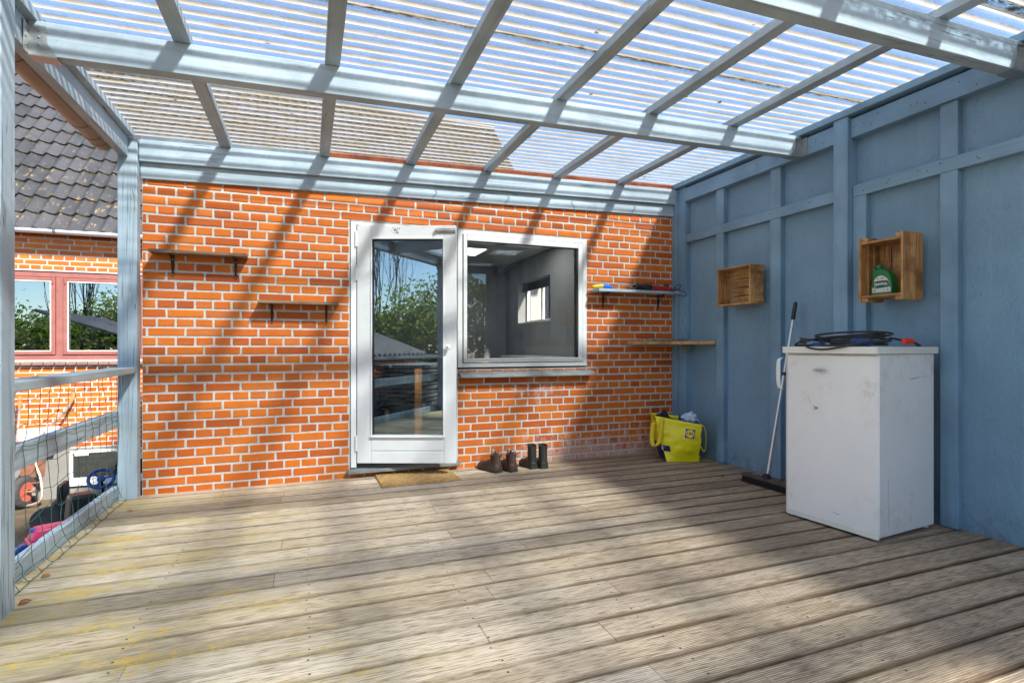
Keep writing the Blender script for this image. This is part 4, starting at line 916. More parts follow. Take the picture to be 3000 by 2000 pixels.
for i in range(11000):
    x = rnd.uniform(-2.6, 9.0); h_ = 4.3 + 0.7 * noise.noise(Vector((x * 0.7, 0, 0))); z = GZ + h_ * rnd.random() ** 0.8; y = -9.5 + rnd.gauss(0, 0.35); s_ = rnd.uniform(0.07, 0.14)
    a = Vector((rnd.gauss(0, 1), rnd.gauss(0, 1), rnd.gauss(0, 1))).normalized(); b = a.orthogonal().normalized(); p = Vector((x, y, z))
    g.add([p - a * s_, p + b * s_ * 0.6, p + a * s_, p - b * s_ * 0.6], [(0, 1, 2, 3)], 0, rnd.random())
hd = thing('screen_hedge', 'out-of-view leafy hedge behind the deck mirrored in the large window', 'screen_hedge', (3, -9.5, GZ)); g.build('foliage', M_leaf, hd)  # added foliage that keeps the pale sky out of the window reflection
g = MB()
for i in range(14): x = -2.3 + i * 0.82; g.tube([(x, -9.5, GZ), (x + rnd.uniform(-.1, .1), -9.5, GZ + 2), (x + rnd.uniform(-.3, .3), -9.5, GZ + 3.6)], [0.06, 0.05, 0.02], 5)
g.build('stems', M_bark, hd)
# ================================================================== OBJECTS ON THE DECK AND WALLS
def shelf(name, label, x0, x1, z0, z1, dep, wood, brk, bdrop, group=None, bm=None):
    t = thing(name, label, 'shelf', ((x0 + x1) / 2, D, z0), group)
    g = MB(); n = 8; rnd = random.Random(int(x0 * 100))
    ys, ye = D - 0.003 - dep, D - 0.005
    rings = []
    for i in range(n + 1):
        x = x0 + (x1 - x0) * i / n; q = rnd.uniform(-0.002, 0.002)
        rings.append([Vector((x, ys + q, z0 + q * 0.5)), Vector((x, ye, z0)), Vector((x, ye, z1)), Vector((x, ys + q, z1 - q * 0.5))])
    g.loft(rings); g.build('board', wood, t, bevel=0.002)
    for bx in brk:
        g = MB(); y = D - 0.0045
        g.prism([(bx - 0.011, y - 0.0015, z0 - 0.0005), (bx + 0.011, y - 0.0015, z0 - 0.0005), (bx + 0.0055, y - 0.0015, z0 - bdrop), (bx - 0.0055, y - 0.0015, z0 - bdrop)], 0, (0, -0.006, 0))
        g.prism([(bx - 0.011, y, z0 - 0.001), (bx + 0.011, y, z0 - 0.001), (bx + 0.006, y - dep * 0.82, z0 - 0.001), (bx - 0.006, y - dep * 0.82, z0 - 0.001)], 0, (0, 0, -0.005))
        g.tube([(bx, y - 0.006, z0 - bdrop * 0.72), (bx, y - dep * 0.30, z0 - bdrop * 0.28), (bx, y - dep * 0.68, z0 - 0.006)], 0.0045, 6)
        b = g.build('bracket', bm or M_blackiron, t, bevel=0.001)
        for zz in (z0 - 0.028, z0 - bdrop + 0.010): g = MB(); g.loft(disc_rings(Vector((bx, y - 0.0075, zz)), (0, -1, 0), [(0, 0.0045), (0.002, 0.0035)], 8)); g.build('screw', M_screw, b)
    return t
shelf('wooden_shelf', 'upper left small wooden shelf on black brackets on the brick wall', -1.021, -0.418, 1.692, 1.714, 0.135, M_shelf, (-0.902, -0.500), 0.150, 'wooden shelves left of the door')
shelf('wooden_shelf', 'lower wooden shelf on black brackets just left of the white door', -0.345, 0.222, 1.360, 1.382, 0.135, M_shelf, (-0.255, 0.135), 0.145, 'wooden shelves left of the door')
shelf('painted_shelf', 'light blue painted shelf right of the window holding power tools', 2.490, 3.385, 1.548, 1.574, 0.145, M_px, (2.612, 3.235), 0.158)
# corner shelf plank
t = thing('corner_shelf', 'wooden corner shelf between the brick wall and blue wall', 'shelf', (3.2, 4.2, 1.065))
g = MB(); g.prism([(2.880, D - 0.006, 1.060), (2.880, D - 0.030, 1.060), (3.440, 3.880, 1.060), (3.485, 3.880, 1.060), (3.485, D - 0.2, 1.060), (3.425, D - 0.2, 1.060), (3.40, D - 0.08, 1.060), (3.40, D - 0.006, 1.060)], 0, (0, 0, 0.030)); g.build('board', M_cx, t, bevel=0.002)
g = MB(); g.box(3.385, 3.429, 4.20, 4.262, 1.052, 1.059); g.box(3.422, 3.429, 4.20, 4.262, 0.985, 1.052); 
for y in (4.203, 4.257): g.prism([(3.388, y, 1.052), (3.422, y, 1.052), (3.422, y, 0.99), (3.412, y, 0.99)], 0, (0, 0.003, 0))
for z in (1.03, 1.0): g.loft(disc_rings(Vector((3.4215, 4.231, z)), (-1, 0, 0), [(0, 0.005), (0.003, 0.004)], 8))
g.build('bracket', M_steel, t)
g = MB(); rnd = random.Random(3); rings = []
for i in range(15):
    u = i / 14; c = Vector((3.02 + 0.36 * u, 4.33 - 0.16 * u, 1.0915)); h = 0.012 + 0.004 * rnd.random(); wv_ = 0.035 * math.sin(math.pi * min(1, u * 1.1 + 0.08)) + 0.008
    rings.append([c + Vector((0, -wv_, 0)), c + Vector((0, wv_, 0)), c + Vector((0, wv_ * 0.7, h)), c + Vector((0, -wv_ * 0.7, h))])
g.loft(rings); tag(g.build('offcut', plain('dark_flaking_offcut', (0.10, 0.085, 0.075), 0.6, 0, 0.9, 24), smooth=False), 'dark flaking flat offcut lying on the corner shelf', 'offcut')
g = MB(); g.box(2.985, 3.03, 4.32, 4.36, 1.0905, 1.113); tag(g.build('wood_block', M_cx, bevel=0.002), 'small wooden block at the left end of the corner shelf', 'wood block')
# ---- yellow and blue handled saw
zs = 1.5745; t = thing('hand_saw', 'tool with yellow and blue handle lying on the light blue shelf', 'hand tool', (2.6, 4.37, zs))
def ell(g, path, n=12):
    rings = []
    for (x, y, z, ry, rz) in path: rings.append([Vector((x, y + ry * math.cos(2 * math.pi * i / n), z + rz * math.sin(2 * math.pi * i / n))) for i in range(n)])
    g.loft(rings)
g = MB(); ell(g, [(2.462, 4.37, zs + 0.020, 0.006, 0.010), (2.475, 4.37, zs + 0.020, 0.013, 0.017), (2.50, 4.37, zs + 0.024, 0.014, 0.018), (2.54, 4.37, zs + 0.030, 0.013, 0.016), (2.572, 4.37, zs + 0.032, 0.014, 0.018)]); g.build('handle', plain('yellow_plastic', (0.75, 0.48, 0.01), 0.4, 0, 0.08), t, smooth=True)
g = MB(); ell(g, [(2.5725, 4.37, zs + 0.032, 0.015, 0.021), (2.60, 4.37, zs + 0.030, 0.015, 0.022), (2.66, 4.37, zs + 0.020, 0.012, 0.017), (2.69, 4.37, zs + 0.012, 0.009, 0.010)]); g.build('handle_front', plain('bright_blue_plastic', (0.015, 0.14, 0.62), 0.35, 0, 0.08), t, smooth=True)
g = MB(); g.hexa([(2.685, 4.366, zs + 0.001), (2.79, 4.366, zs + 0.0005), (2.79, 4.368, zs + 0.0005), (2.685, 4.368, zs + 0.001), (2.685, 4.366, zs + 0.010), (2.79, 4.366, zs + 0.003), (2.79, 4.368, zs + 0.003), (2.685, 4.368, zs + 0.010)]); g.build('blade', M_rust, t)
# ---- reciprocating saw
t = thing('reciprocating_saw', 'red and black corded power saw lying on the light blue shelf', 'power tool', (3.1, 4.37, zs)); yy = 4.375
M_sred = plain('red_tool_body', (0.50, 0.012, 0.03), 0.35, 0, 0.12)
g = MB(); g.box(2.76, 2.885, yy - 0.0008, yy + 0.0008, zs + 0.042, zs + 0.047); g.build('blade', M_steel, t)
g = MB(); g.box(2.872, 2.925, yy - 0.020, yy + 0.020, zs + 0.020, zs + 0.024); g.box(2.872, 2.876, yy - 0.020, yy + 0.020, zs + 0.020, zs + 0.056); g.box(2.872, 2.925, yy - 0.020, yy + 0.020, zs + 0.052, zs + 0.056); g.build('shoe', M_steel, t)
g = MB(); ell(g, [(2.920, yy, zs + 0.038, 0.014, 0.014), (2.945, yy, zs + 0.040, 0.022, 0.028), (2.958, yy, zs + 0.038, 0.026, 0.034), (2.966, yy, zs + 0.036, 0.022, 0.028), (2.985, yy, zs + 0.036, 0.022, 0.026)]); g.build('collar', M_blackiron, t, smooth=True)
g = MB(); ell(g, [(2.985, yy, zs + 0.034, 0.022, 0.026), (3.01, yy, zs + 0.034, 0.028, 0.031), (3.06, yy, zs + 0.034, 0.031, 0.0335), (3.105, yy, zs + 0.034, 0.030, 0.033)]); g.build('front_grip', M_black, t, smooth=True)
g = MB(); ell(g, [(3.105, yy, zs + 0.034, 0.029, 0.032), (3.14, yy, zs + 0.032, 0.026, 0.029), (3.18, yy, zs + 0.028, 0.020, 0.022), (3.24, yy, zs + 0.026, 0.020, 0.021), (3.33, yy, zs + 0.026, 0.020, 0.020), (3.352, yy, zs + 0.024, 0.016, 0.014)]); g.build('rear_handle', M_sred, t, smooth=True)
g = MB(); P = [(3.35, yy, zs + 0.022), (3.375, yy - 0.02, zs + 0.015), (3.40, yy - 0.06, zs + 0.04), (3.39, yy - 0.08, zs + 0.065), (3.36, yy - 0.075, zs + 0.06), (3.34, yy - 0.06, zs + 0.03), (3.38, yy - 0.13, zs + 0.0), (3.40, yy - 0.16, zs - 0.03), (3.36, yy - 0.17, zs - 0.055), (3.28, yy - 0.165, zs - 0.035), (3.20, yy - 0.14, zs + 0.004), (3.13, yy - 0.09, zs + 0.045), (3.07, yy - 0.045, zs + 0.074), (3.03, yy - 0.04, zs + 0.073), (3.00, yy - 0.06, zs + 0.045), (3.02, yy - 0.09, zs + 0.008), (3.10, yy - 0.09, zs + 0.005)]
g.tube(smooth_pts(P, 6), 0.0034, 6); g.tube(smooth_pts([(3.35, yy, zs + 0.022), (3.37, yy - 0.01, zs + 0.03), (3.38, yy - 0.02, zs + 0.045)], 4), 0.006, 6); g.build('cord', M_black, t, smooth=True)
g = MB(); g.box(3.30, 3.365, D - 0.060, D - 0.012, 1.5745, 1.5785); g.box(3.30, 3.365, D - 0.014, D - 0.010, 1.5785, 1.665); g.box(3.30, 3.303, D - 0.06, D - 0.014, 1.579, 1.60)
tag(g.build('steel_bracket', M_rust, bevel=0.001), 'small rusty steel bracket standing in the corner end of the blue shelf', 'bracket')
# ---- crates
def crate(label, yn, yf, z0, z1, xo, style):
    t = thing('wooden_crate', label, 'crate', (3.4, (yn + yf) / 2, z0), 'wooden crates hung on the blue wall'); rnd = random.Random(int(z0 * 100)); xb = 3.442
    T = lambda: rnd.random()
    g = MB(); n = 4                           # back boards (against the wall)
    if style == 'h':
        for k in range(n): a = z0 + 0.012 + (z1 - z0 - 0.024) * k / n; g.box(xb - 0.012, xb, yn + 0.014, yf - 0.014, a + 0.003, a + (z1 - z0 - 0.024) / n - 0.004, 0, T())
        g.build('back', M_cy, t, bevel=0.001)
    else:
        for k in range(3): a = yn + 0.014 + (yf - yn - 0.028) * k / 3; g.box(xb - 0.012, xb, a + 0.003, a + (yf - yn - 0.028) / 3 - 0.006, z0 + 0.02, z1 - 0.02, 0, T())
        g.build('back', M_cz, t, bevel=0.001)
    if style == 'h':   # slats running along Y form top and bottom, short ends have two upright boards
        for za, zb in ((z1 - 0.013, z1), (z0, z0 + 0.013)):
            g = MB(); wd = (xb - xo)
            for k, (p, q) in enumerate(((0.0, 0.40), (0.47, 0.98))): g.box(xo + wd * p, xo + wd * q, yn, yf, za, zb, 0, T())
            g.build('long_slats', M_cy, t, bevel=0.0015)
        for ya, yb in ((yn + 0.006, yn + 0.018), (yf - 0.018, yf - 0.006)):
            g = MB(); wd = (xb - xo)
            for p, q in ((0.01, 0.40), (0.50, 0.86)): g.box(xo + wd * p, xo + wd * q, ya, yb, z0 + 0.0135, z1 - 0.0135, 0, T())
            g.build('end_boards', M_cz, t, bevel=0.0015)
        g = MB()
        for z in (z0 + 0.0135, z1 - 0.0615):
            g.box(xo + 0.025, xb - 0.016, yn - 0.004, yn + 0.0055, z, z + 0.048, 0, T()); g.box(xo + 0.0, xb - 0.016, yf - 0.0055, yf + 0.006, z, z + 0.048, 0, T())
        g.build('corner_cleats', M_cx, t, bevel=0.0015)
    else:              # taller crate: uprights along Z on the near and far sides, short top and bottom
        for ya, yb in ((yn, yn + 0.013), (yf - 0.013, yf)):
            g = MB(); wd = (xb - xo)
            for p, q in ((0.0, 0.36), (0.44, 0.66), (0.74, 1.0)): g.box(xo + wd * p, xo + wd * q, ya, yb, z0, z1, 0, T())
            g.build('long_slats', M_cz, t, bevel=0.0015)
        for za in (z0 + 0.026, z1 - 0.040):
            g = MB(); wd = (xb - xo)
            for p, q in ((0.02, 0.45), (0.53, 0.93)): g.box(xo + wd * p, xo + wd * q, yn + 0.0135, yf - 0.0135, za, za + 0.014, 0, T())
            g.build('end_boards', M_cy, t, bevel=0.0015)
        g = MB()
        for ya, yb in ((yn + 0.0135, yn + 0.052), (yf - 0.052, yf - 0.0135)):
            for z in (z0 + 0.001, z1 - 0.0255): g.box(xo + 0.012, xb - 0.016, ya, yb, z, z + 0.0245, 0, T())
        g.build('corner_cleats', M_cx, t, bevel=0.0015)
    return t
crate('smaller scorched wooden crate lying sideways on the blue wall, left of the tall post', 3.308, 3.684, 1.385, 1.700, 3.291, 'h')
crate('larger upright wooden crate on the blue wall holding a green bottle', 2.123, 2.396, 1.322, 1.724, 3.265, 'v')
# ---- green bottle
t = thing('oil_bottle', 'green plastic oil bottle standing in the larger wooden crate', 'bottle', (3.33, 2.27, 1.363))
M_grn = plain('green_plastic', (0.010, 0.17, 0.045), 0.38, 0, 0.06); bx, b0 = 3.345, 1.3625
byc = 2.285; outl = [(-0.064, 0), (0.062, 0), (0.066, 0.012), (0.064, 0.07), (0.056, 0.11), (0.044, 0.135), (0.020, 0.156), (0.002, 0.162), (-0.012, 0.163), (-0.052, 0.164), (-0.060, 0.158), (-0.060, 0.125), (-0.056, 0.112), (-0.060, 0.098), (-0.067, 0.07), (-0.068, 0.012)]
# outline in (towards -Y, z); thin in X
rings = []
for dx, k in ((-0.030, 0.93), (-0.024, 0.985), (0.0, 1.0), (0.024, 0.985), (0.030, 0.93)):
    rings.append([Vector((bx + dx, byc - u * k, b0 + 0.08 + (v - 0.08) * (k if v > 0.001 else 1.0))) for u, v in outl])
for r_ in rings:
    for p in r_:
        if p.z < b0 + 0.003: p.z = b0 + 0.0005
g = MB(); g.loft(rings); g.build('body', M_grn, t, bevel=0.003, smooth=True, angle=50)
g = MB(); g.loft(disc_rings(Vector((bx, byc + 0.031, b0 + 0.163)), (0, 0, 1), [(0, 0.016), (0.005, 0.016)], 18)); g.loft(disc_rings(Vector((bx, byc + 0.031, b0 + 0.168)), (0, 0, 1), [(0, 0.0215), (0.002, 0.0225), (0.020, 0.0220), (0.0225, 0.019)], 24)); g.build('cap', M_grn, t, smooth=True)
LM = frame_mat((bx - 0.0306, byc, b0), (0, -1, 0), (0, 0, 1))
M_lab = plain('label_grey_white', (0.62, 0.64, 0.66), 0.45, 0, 0.03); M_labg = plain('label_teal', (0.008, 0.10, 0.075), 0.45, 0, 0.05); M_labb = plain('label_brown_green', (0.05, 0.10, 0.02), 0.45, 0, 0.05); M_labw = plain('label_lettering', (0.8, 0.82, 0.82), 0.4, 0, 0.02)
def flat(name, polys, mat, off, par):
    g = MB()
    for p in polys: g.prism([(u, v, off) for u, v in p], 0, (0, 0, 0.0004))
    g.xf(LM); return g.build(name, mat, par)
lb = flat('label', [[(-0.056, 0.016), (0.058, 0.016), (0.057, 0.05), (0.048, 0.08), (0.034, 0.100), (0.018, 0.114), (-0.004, 0.120), (-0.026, 0.114), (-0.040, 0.100), (-0.048, 0.08), (-0.055, 0.045)]], M_lab, 0.0, t)
flat('label_band', [[(-0.0485, 0.083), (-0.025, 0.088), (0.025, 0.088), (0.0435, 0.084), (0.0555, 0.056), (0.0575, 0.046), (-0.040, 0.041), (-0.054, 0.050)]], M_labg, 0.0005, lb)
flat('label_stripe', [[(-0.048, 0.0825), (-0.025, 0.0865), (0.025, 0.0865), (0.043, 0.083), (0.0455, 0.077), (-0.049, 0.073)]], M_labb, 0.001, lb)
text('TRAWOL', 0.0185, M_labw, lb, 'label_text', LM @ Matrix.Translation((-0.003, 0.0665, 0.0014)), 0.0003, 0.0006, sx=1.05)
text('SG/CD', 0.0075, M_labw, lb, 'label_text', LM @ Matrix.Translation((-0.034, 0.0565, 0.0014)), 0.0002)
text('30', 0.0085, M_labw, lb, 'label_text', LM @ Matrix.Translation((-0.040, 0.0475, 0.0014)), 0.0002, 0.0004)
text('1L', 0.0115, M_ink, lb, 'label_text', LM @ Matrix.Translation((0.040, 0.030, 0.0008)), 0.0002, 0.0004)
text('ORLEN', 0.0072, M_ink, lb, 'label_text', LM @ Matrix.Translation((0.008, 0.1025, 0.0008)), 0.0002, 0.0003)
text('OIL', 0.0045, M_ink, lb, 'label_text', LM @ Matrix.Translation((0.000, 0.096, 0.0008)), 0.0002)
text('Olej 2T', 0.0048, M_ink, lb, 'label_text', LM @ Matrix.Translation((0.018, 0.030, 0.0008)), 0.0002)
g = MB(); g.prism([(-0.030, 0.104, 0.0006), (-0.018, 0.1065, 0.0006), (-0.016, 0.1005, 0.0006), (-0.021, 0.1035, 0.0006), (-0.024, 0.0955, 0.0006), (-0.0255, 0.1025, 0.0006)], 0, (0, 0, 0.0003)); g.box(-0.046, -0.036, 0.026, 0.033, 0.0006, 0.0009); g.xf(LM); g.build('emblem', M_ink, lb)
g = MB(); rnd = random.Random(4)
for i in range(26):
    u, v = 0.018 + rnd.random() * 0.036, 0.046 + rnd.random() * 0.024; s = 0.0022
    g.add([(u, v, 0.0016), (u + s, v + rnd.uniform(-s, s), 0.0016), (u + s * 0.5, v + s, 0.0016)], [(0, 1, 2)])
g.xf(LM); g.build('label_picture', M_lab, lb)
# ---- fridge
FA = R(5.5); FC = Vector((2.812, 1.968, 0)); FM = Matrix.Translation(FC) @ Matrix.Rotation(FA, 4, 'Z')   # local +x to the wall, +y along it
fr = thing('fridge', 'white worn fridge with brown stains standing by the blue wall', 'fridge', tuple(FC))
FW, FD, FH = 0.553, 0.574, 1.002
g = MB(); g.box(0.045, FD, 0.004, FW - 0.004, 0.018, FH); g.xf(FM); g.build('body', M_fridge, fr, bevel=0.004)
def rbox(g, x0, x1, y0, y1, z0, z1, r, n=5):
    sec = []
    for cx, cy, a0 in ((x0 + r, y0 + r, math.pi), (x1 - 0.002, y0 + 0.002, 1.5 * math.pi), (x1 - 0.002, y1 - 0.002, 0), (x0 + r, y1 - r, 0.5 * math.pi)):
        rr = r if cx < (x0 + x1) / 2 else 0.002
        for k in range(n + 1): a = a0 + 0.5 * math.pi * k / n; sec.append((cx + rr * math.cos(a), cy + rr * math.sin(a)))
    g.loft([[Vector((x, y, z)) for x, y in sec] for z in (z0, z1)])
g = MB(); rbox(g, 0.0, 0.038, 0.0, FW, 0.040, FH - 0.012, 0.022); g.xf(FM); dr = g.build('door', M_fridge, fr, bevel=0.003, smooth=True, angle=30)
g = MB(); rbox(g, -0.001, 0.036, 0.001, FW - 0.001, 0.013, 0.0395, 0.022); g.xf(FM); g.build('door_trim', M_lid, dr, bevel=0.003)
g = MB(); g.box(0.0385, 0.0445, 0.012, FW - 0.010, 0.045, FH - 0.018); g.xf(FM); g.build('door_seal', M_dark, dr)
g = MB(); rbox(g, -0.004, FD + 0.024, -0.007, FW + 0.007, FH + 0.0015, FH + 0.040, 0.022); g.xf(FM); g.build('lid', M_lid, fr, bevel=0.006, smooth=True, angle=30)
g = MB()      # bow handle at the far edge
hy = FW - 0.004; P = [(0.012, hy + 0.002, 0.975), (-0.012, hy + 0.012, 0.968), (-0.022, hy + 0.014, 0.94), (-0.024, hy + 0.014, 0.88), (-0.022, hy + 0.014, 0.82), (-0.012, hy + 0.012, 0.785), (0.012, hy + 0.002, 0.776)]
rings = []
for i, p in enumerate(smooth_pts(P, 4)):
    k = 1.0 - 0.35 * abs(i / 24 - 0.5) * 2
    rings.append([Vector(p) + Vector((0.009 * k * math.cos(a), 0.014 * k * math.sin(a), 0)) for a in [2 * math.pi * j / 10 for j in range(10)]])
g.loft(rings); g.xf(FM); g.build('handle', M_white, dr, smooth=True)
g = MB(); cy, cz = 0.315, 0.905     # oval badge
g.loft([[Vector((xx, cy + 0.0400 * math.cos(a), cz + 0.0115 * math.sin(a))) for a in [2 * math.pi * j / 28 for j in range(28)]] for xx in (-0.0006, 0.001)]); g.xf(FM); bd = g.build('badge', plain('badge_rim', (0.30, 0.30, 0.30), 0.4), dr)
g = MB(); g.loft([[Vector((xx, cy + 0.0380 * math.cos(a), cz + 0.0100 * math.sin(a))) for a in [2 * math.pi * j / 28 for j in range(28)]] for xx in (-0.0010, 0.001)]); g.xf(FM); g.build('badge_face', plain('badge_silver', (0.60, 0.61, 0.61), 0.3), bd)
BMx = FM @ frame_mat((-0.0012, cy, cz), (0, -1, 0), (0, 0, 1))
text('ATLAS', 0.0105, M_ink, bd, 'badge_text', BMx @ Matrix.Translation((0.006, -0.001, 0)), 0.0002, 0.0003, sx=1.15)
g = MB(); 
for pts in (((-0.022, 0.005), (-0.019, -0.002), (-0.0165, 0.001), (-0.0145, 0.0065), (-0.0125, -0.004), (-0.0175, -0.0045)),): g.prism([(u, v, 0.0001) for u, v in pts], 0, (0, 0, 0.0003))
g.xf(BMx); g.build('badge_emblem', M_ink, bd)
for x, y in ((0.06, 0.03), (0.06, FW - 0.03), (FD - 0.04, 0.03), (FD - 0.04, FW - 0.03)):
    g = MB(); g.loft(disc_rings(Vector((x, y, 0.0015)), (0, 0, 1), [(0, 0.016), (0.016, 0.014)], 12)); g.xf(FM); g.build('foot', M_white if x > 0.1 or y > 0.1 else M_screw, fr)
for z in (0.83, 0.30): g = MB(); g.box(FD + 0.0005, FD + 0.008, 0.02, 0.06, z - 0.025, z + 0.025); g.xf(FM); g.build('rear_clip', M_white, fr, bevel=0.002)
g = MB(); g.box(FD + 0.0005, FD + 0.03, 0.05, FW - 0.05, 0.06, 0.95); g.xf(FM); g.build('condenser', M_blackiron, fr)
def scratch(g, pts, wd=0.0012):     # thin dark line on the side face (local y = 0.004)
    for (x0, z0), (x1, z1) in zip(pts[:-1], pts[1:]):
        dx, dz = x1 - x0, z1 - z0; L = math.hypot(dx, dz); nx_, nz_ = -dz / L * wd / 2, dx / L * wd / 2
        g.add([(x0 + nx_, 0.0036, z0 + nz_), (x1 + nx_, 0.0036, z1 + nz_), (x1 - nx_, 0.0036, z1 - nz_), (x0 - nx_, 0.0036, z0 - nz_)], [(0, 1, 2, 3)])
M_scr = plain('scratch_brown', (0.13, 0.085, 0.06), 0.8)
g = MB(); rnd = random.Random(3)
def jag(x0, z0, x1, z1, n, a): return [(x0 + (x1 - x0) * i / n + rnd.gauss(0, a), z0 + (z1 - z0) * i / n + rnd.gauss(0, a)) for i in range(n + 1)]
scratch(g, jag(0.325, 0.862, 0.43, 0.873, 9, 0.002), 0.002); scratch(g, jag(0.34, 0.857, 0.40, 0.872, 6, 0.0015), 0.0015); scratch(g, jag(0.43, 0.873, 0.53, 0.876, 8, 0.0006), 0.0008)
g.xf(FM); g.build('scratch', M_scr, fr); g = MB(); scratch(g, jag(0.122, 0.335, 0.126, 0.20, 9, 0.0012), 0.0014); scratch(g, jag(0.126, 0.20, 0.130, 0.045, 10, 0.0015), 0.0016)
g.xf(FM); g.build('scratch', M_scr, fr)
g = MB(); rnd = random.Random(6)
for (y, z, h, a) in ((0.375, 0.735, 0.03, 0.5), (0.37, 0.715, 0.012, 0.2), (0.345, 0.695, 0.012, -0.9), (0.34, 0.690, 0.008, 0.3), (0.20, 0.10, 0.03, -1.35), (0.22, 0.105, 0.02, -1.4)):
    c = Vector((-0.0006, y, z)); u = Vector((0, math.sin(a), math.cos(a))) * h / 2; v_ = Vector((0, math.cos(a), -math.sin(a))) * 0.0011
    g.add([c - u - v_, c + u - v_ * 0.3, c + u + v_ * 0.3, c - u + v_], [(0, 1, 2, 3)])
for i in range(9): y, z = 0.335 + rnd.gauss(0, .006), 0.683 + rnd.gauss(0, .004); g.add([(-0.0006, y + 0.004 * math.cos(q * 1.257), z + 0.003 * math.sin(q * 1.257)) for q in range(5)], [(0, 1, 2, 3, 4)])
g.xf(FM); g.build('dirt_marks', plain('dirt_grey_brown', (0.10, 0.075, 0.055), 0.9), dr)
# ---- power cable and gear on the fridge
ft = FH + 0.0405
def fm(x, y, z): return FM @ Vector((x, y, ft + z))
t = thing('power_cable', 'coiled black power cable with plug lying on top of the white fridge', 'cable', tuple(fm(0.2, 0.3, 0)))
g = MB(); rnd = random.Random(10); pts = []
for k in range(5 * 18):
    a = 2 * math.pi * k / 18; lp = k // 18; rx, ry = 0.15 + 0.018 * math.sin(lp * 2.1) , 0.185 + 0.02 * math.cos(lp * 1.7)
    pts.append(fm(0.235 + 0.015 * math.sin(lp * 1.3) + rx * math.cos(a), 0.27 + 0.018 * math.cos(lp * 2.2) + ry * math.sin(a), 0.012 + lp * 0.010 + 0.016 * (1 + math.sin(a + lp))))
g.tube(pts, 0.0062, 7)
g.tube(smooth_pts([fm(0.06, 0.36, 0.05), fm(-0.004, 0.39, 0.032), fm(-0.022, 0.375, 0.0), fm(-0.024, 0.31, -0.014), fm(-0.022, 0.24, -0.012), fm(-0.010, 0.15, 0.004), fm(0.04, 0.06, 0.03), fm(0.12, 0.02, 0.03)], 7), 0.0062, 7)
g.tube(smooth_pts([fm(0.10, 0.30, 0.035), fm(0.03, 0.32, 0.030), fm(0.006, 0.30, 0.010), fm(0.010, 0.25, 0.0075), fm(0.05, 0.16, 0.012), fm(0.14, 0.08, 0.034)], 7), 0.0062, 7)
g.tube(smooth_pts([fm(0.20, 0.44, 0.008), fm(0.10, 0.485, 0.008), fm(0.05, 0.50, 0.010), fm(0.055, 0.47, 0.03), fm(0.10, 0.43, 0.045)], 7), 0.0062, 7)
g.tube(smooth_pts([fm(0.22, 0.05, 0.05), fm(0.34, 0.00, 0.025), fm(0.42, -0.0, 0.007), fm(0.45, 0.03, 0.007)], 6), 0.0062, 7)
g.build('cord', M_black, t, smooth=True)
g = MB(); p0, p1 = fm(0.075, 0.430, 0.040), fm(0.060, 0.485, 0.036); d = (p1 - p0).normalized()
g.loft(disc_rings(p0, d, [(-0.01, 0.007), (0.01, 0.012), (0.03, 0.018), (0.045, 0.0185), (0.047, 0.016)], 14)); pg = g.build('plug', M_black, t, smooth=True)
for q in (-0.0095, 0.0095):
    g = MB(); a = d.orthogonal().normalized(); c = p0 + d * 0.047 + Vector((0, 0, 1)) * 0 + (d.cross(a)) * q; g.tube([c, c + d * 0.019], 0.0024, 8); g.build('pin', M_screw, pg, smooth=True)
t = thing('angle_grinder', 'blue and black power tool lying among the cable on the fridge', 'power tool', tuple(fm(0.2, 0.2, 0)))
g = MB(); a, b = fm(0.13, 0.10, 0.026), fm(0.13, 0.20, 0.026); g.tube([a, a + (b - a) * 0.5, b], [0.021, 0.024, 0.023], 12); g.build('body', M_bluep, t, smooth=True)
g = MB(); a, b = fm(0.13, 0.202, 0.026), fm(0.12, 0.32, 0.028); g.tube([a, a + (b - a) * 0.3, a + (b - a) * 0.7, b], [0.021, 0.018, 0.022, 0.016], 12); g.build('front', M_black, t, smooth=True)
g = MB(); g.loft(disc_rings(fm(0.09, 0.375, 0.002), (0, 0, 1), [(0, 0.035), (0.012, 0.036), (0.022, 0.030)], 16)); g.build('flange', M_bluep, t, smooth=True)
g = MB(); a, b = fm(0.235, -0.012, 0.030), fm(0.30, -0.020, 0.030); g.tube([a, a + (b - a) * 0.15, b, b + (b - a) * 0.08], [0.013, 0.0165, 0.0165, 0.012], 12)
tag(g.build('red_cap', plain('bright_red_plastic', (0.80, 0.03, 0.015), 0.35, 0, 0.05), smooth=True), 'small bright red cap on the cable end above the fridge', 'cap')
# ---- broom
t = thing('broom', 'push broom with aluminium pole leaning on the blue wall left of fridge', 'broom', (3.17, 3.05, 0))
b0_ = Vector((3.195, 3.050, 0.072)); b1_ = Vector((3.415, 2.995, 1.375))
dd = (b1_ - b0_).normalized(); L = (b1_ - b0_).length
g = MB(); g.tube([b0_ + dd * 0.02, b0_ + dd * 0.78], 0.0125, 14); g.tube([b0_ + dd * 0.7801, b0_ + dd * (L - 0.10)], 0.0110, 14); g.build('pole', M_alu, t, smooth=True)
g = MB(); g.tube([b0_ + dd * 0.765, b0_ + dd * 0.79], 0.0142, 14); g.build('clamp_ring', M_black, t, smooth=True)
g = MB(); g.tube([b0_ + dd * (L - 0.135), b0_ + dd * (L - 0.13), b0_ + dd * (L - 0.01), b0_ + dd * L], [0.012, 0.0145, 0.0145, 0.010], 14); g.build('grip', M_black, t, smooth=True)
BM = Matrix.Translation((3.175, 3.035, 0.0)) @ Matrix.Rotation(R(2), 4, 'Z') @ Matrix.Rotation(R(-6), 4, 'Y')
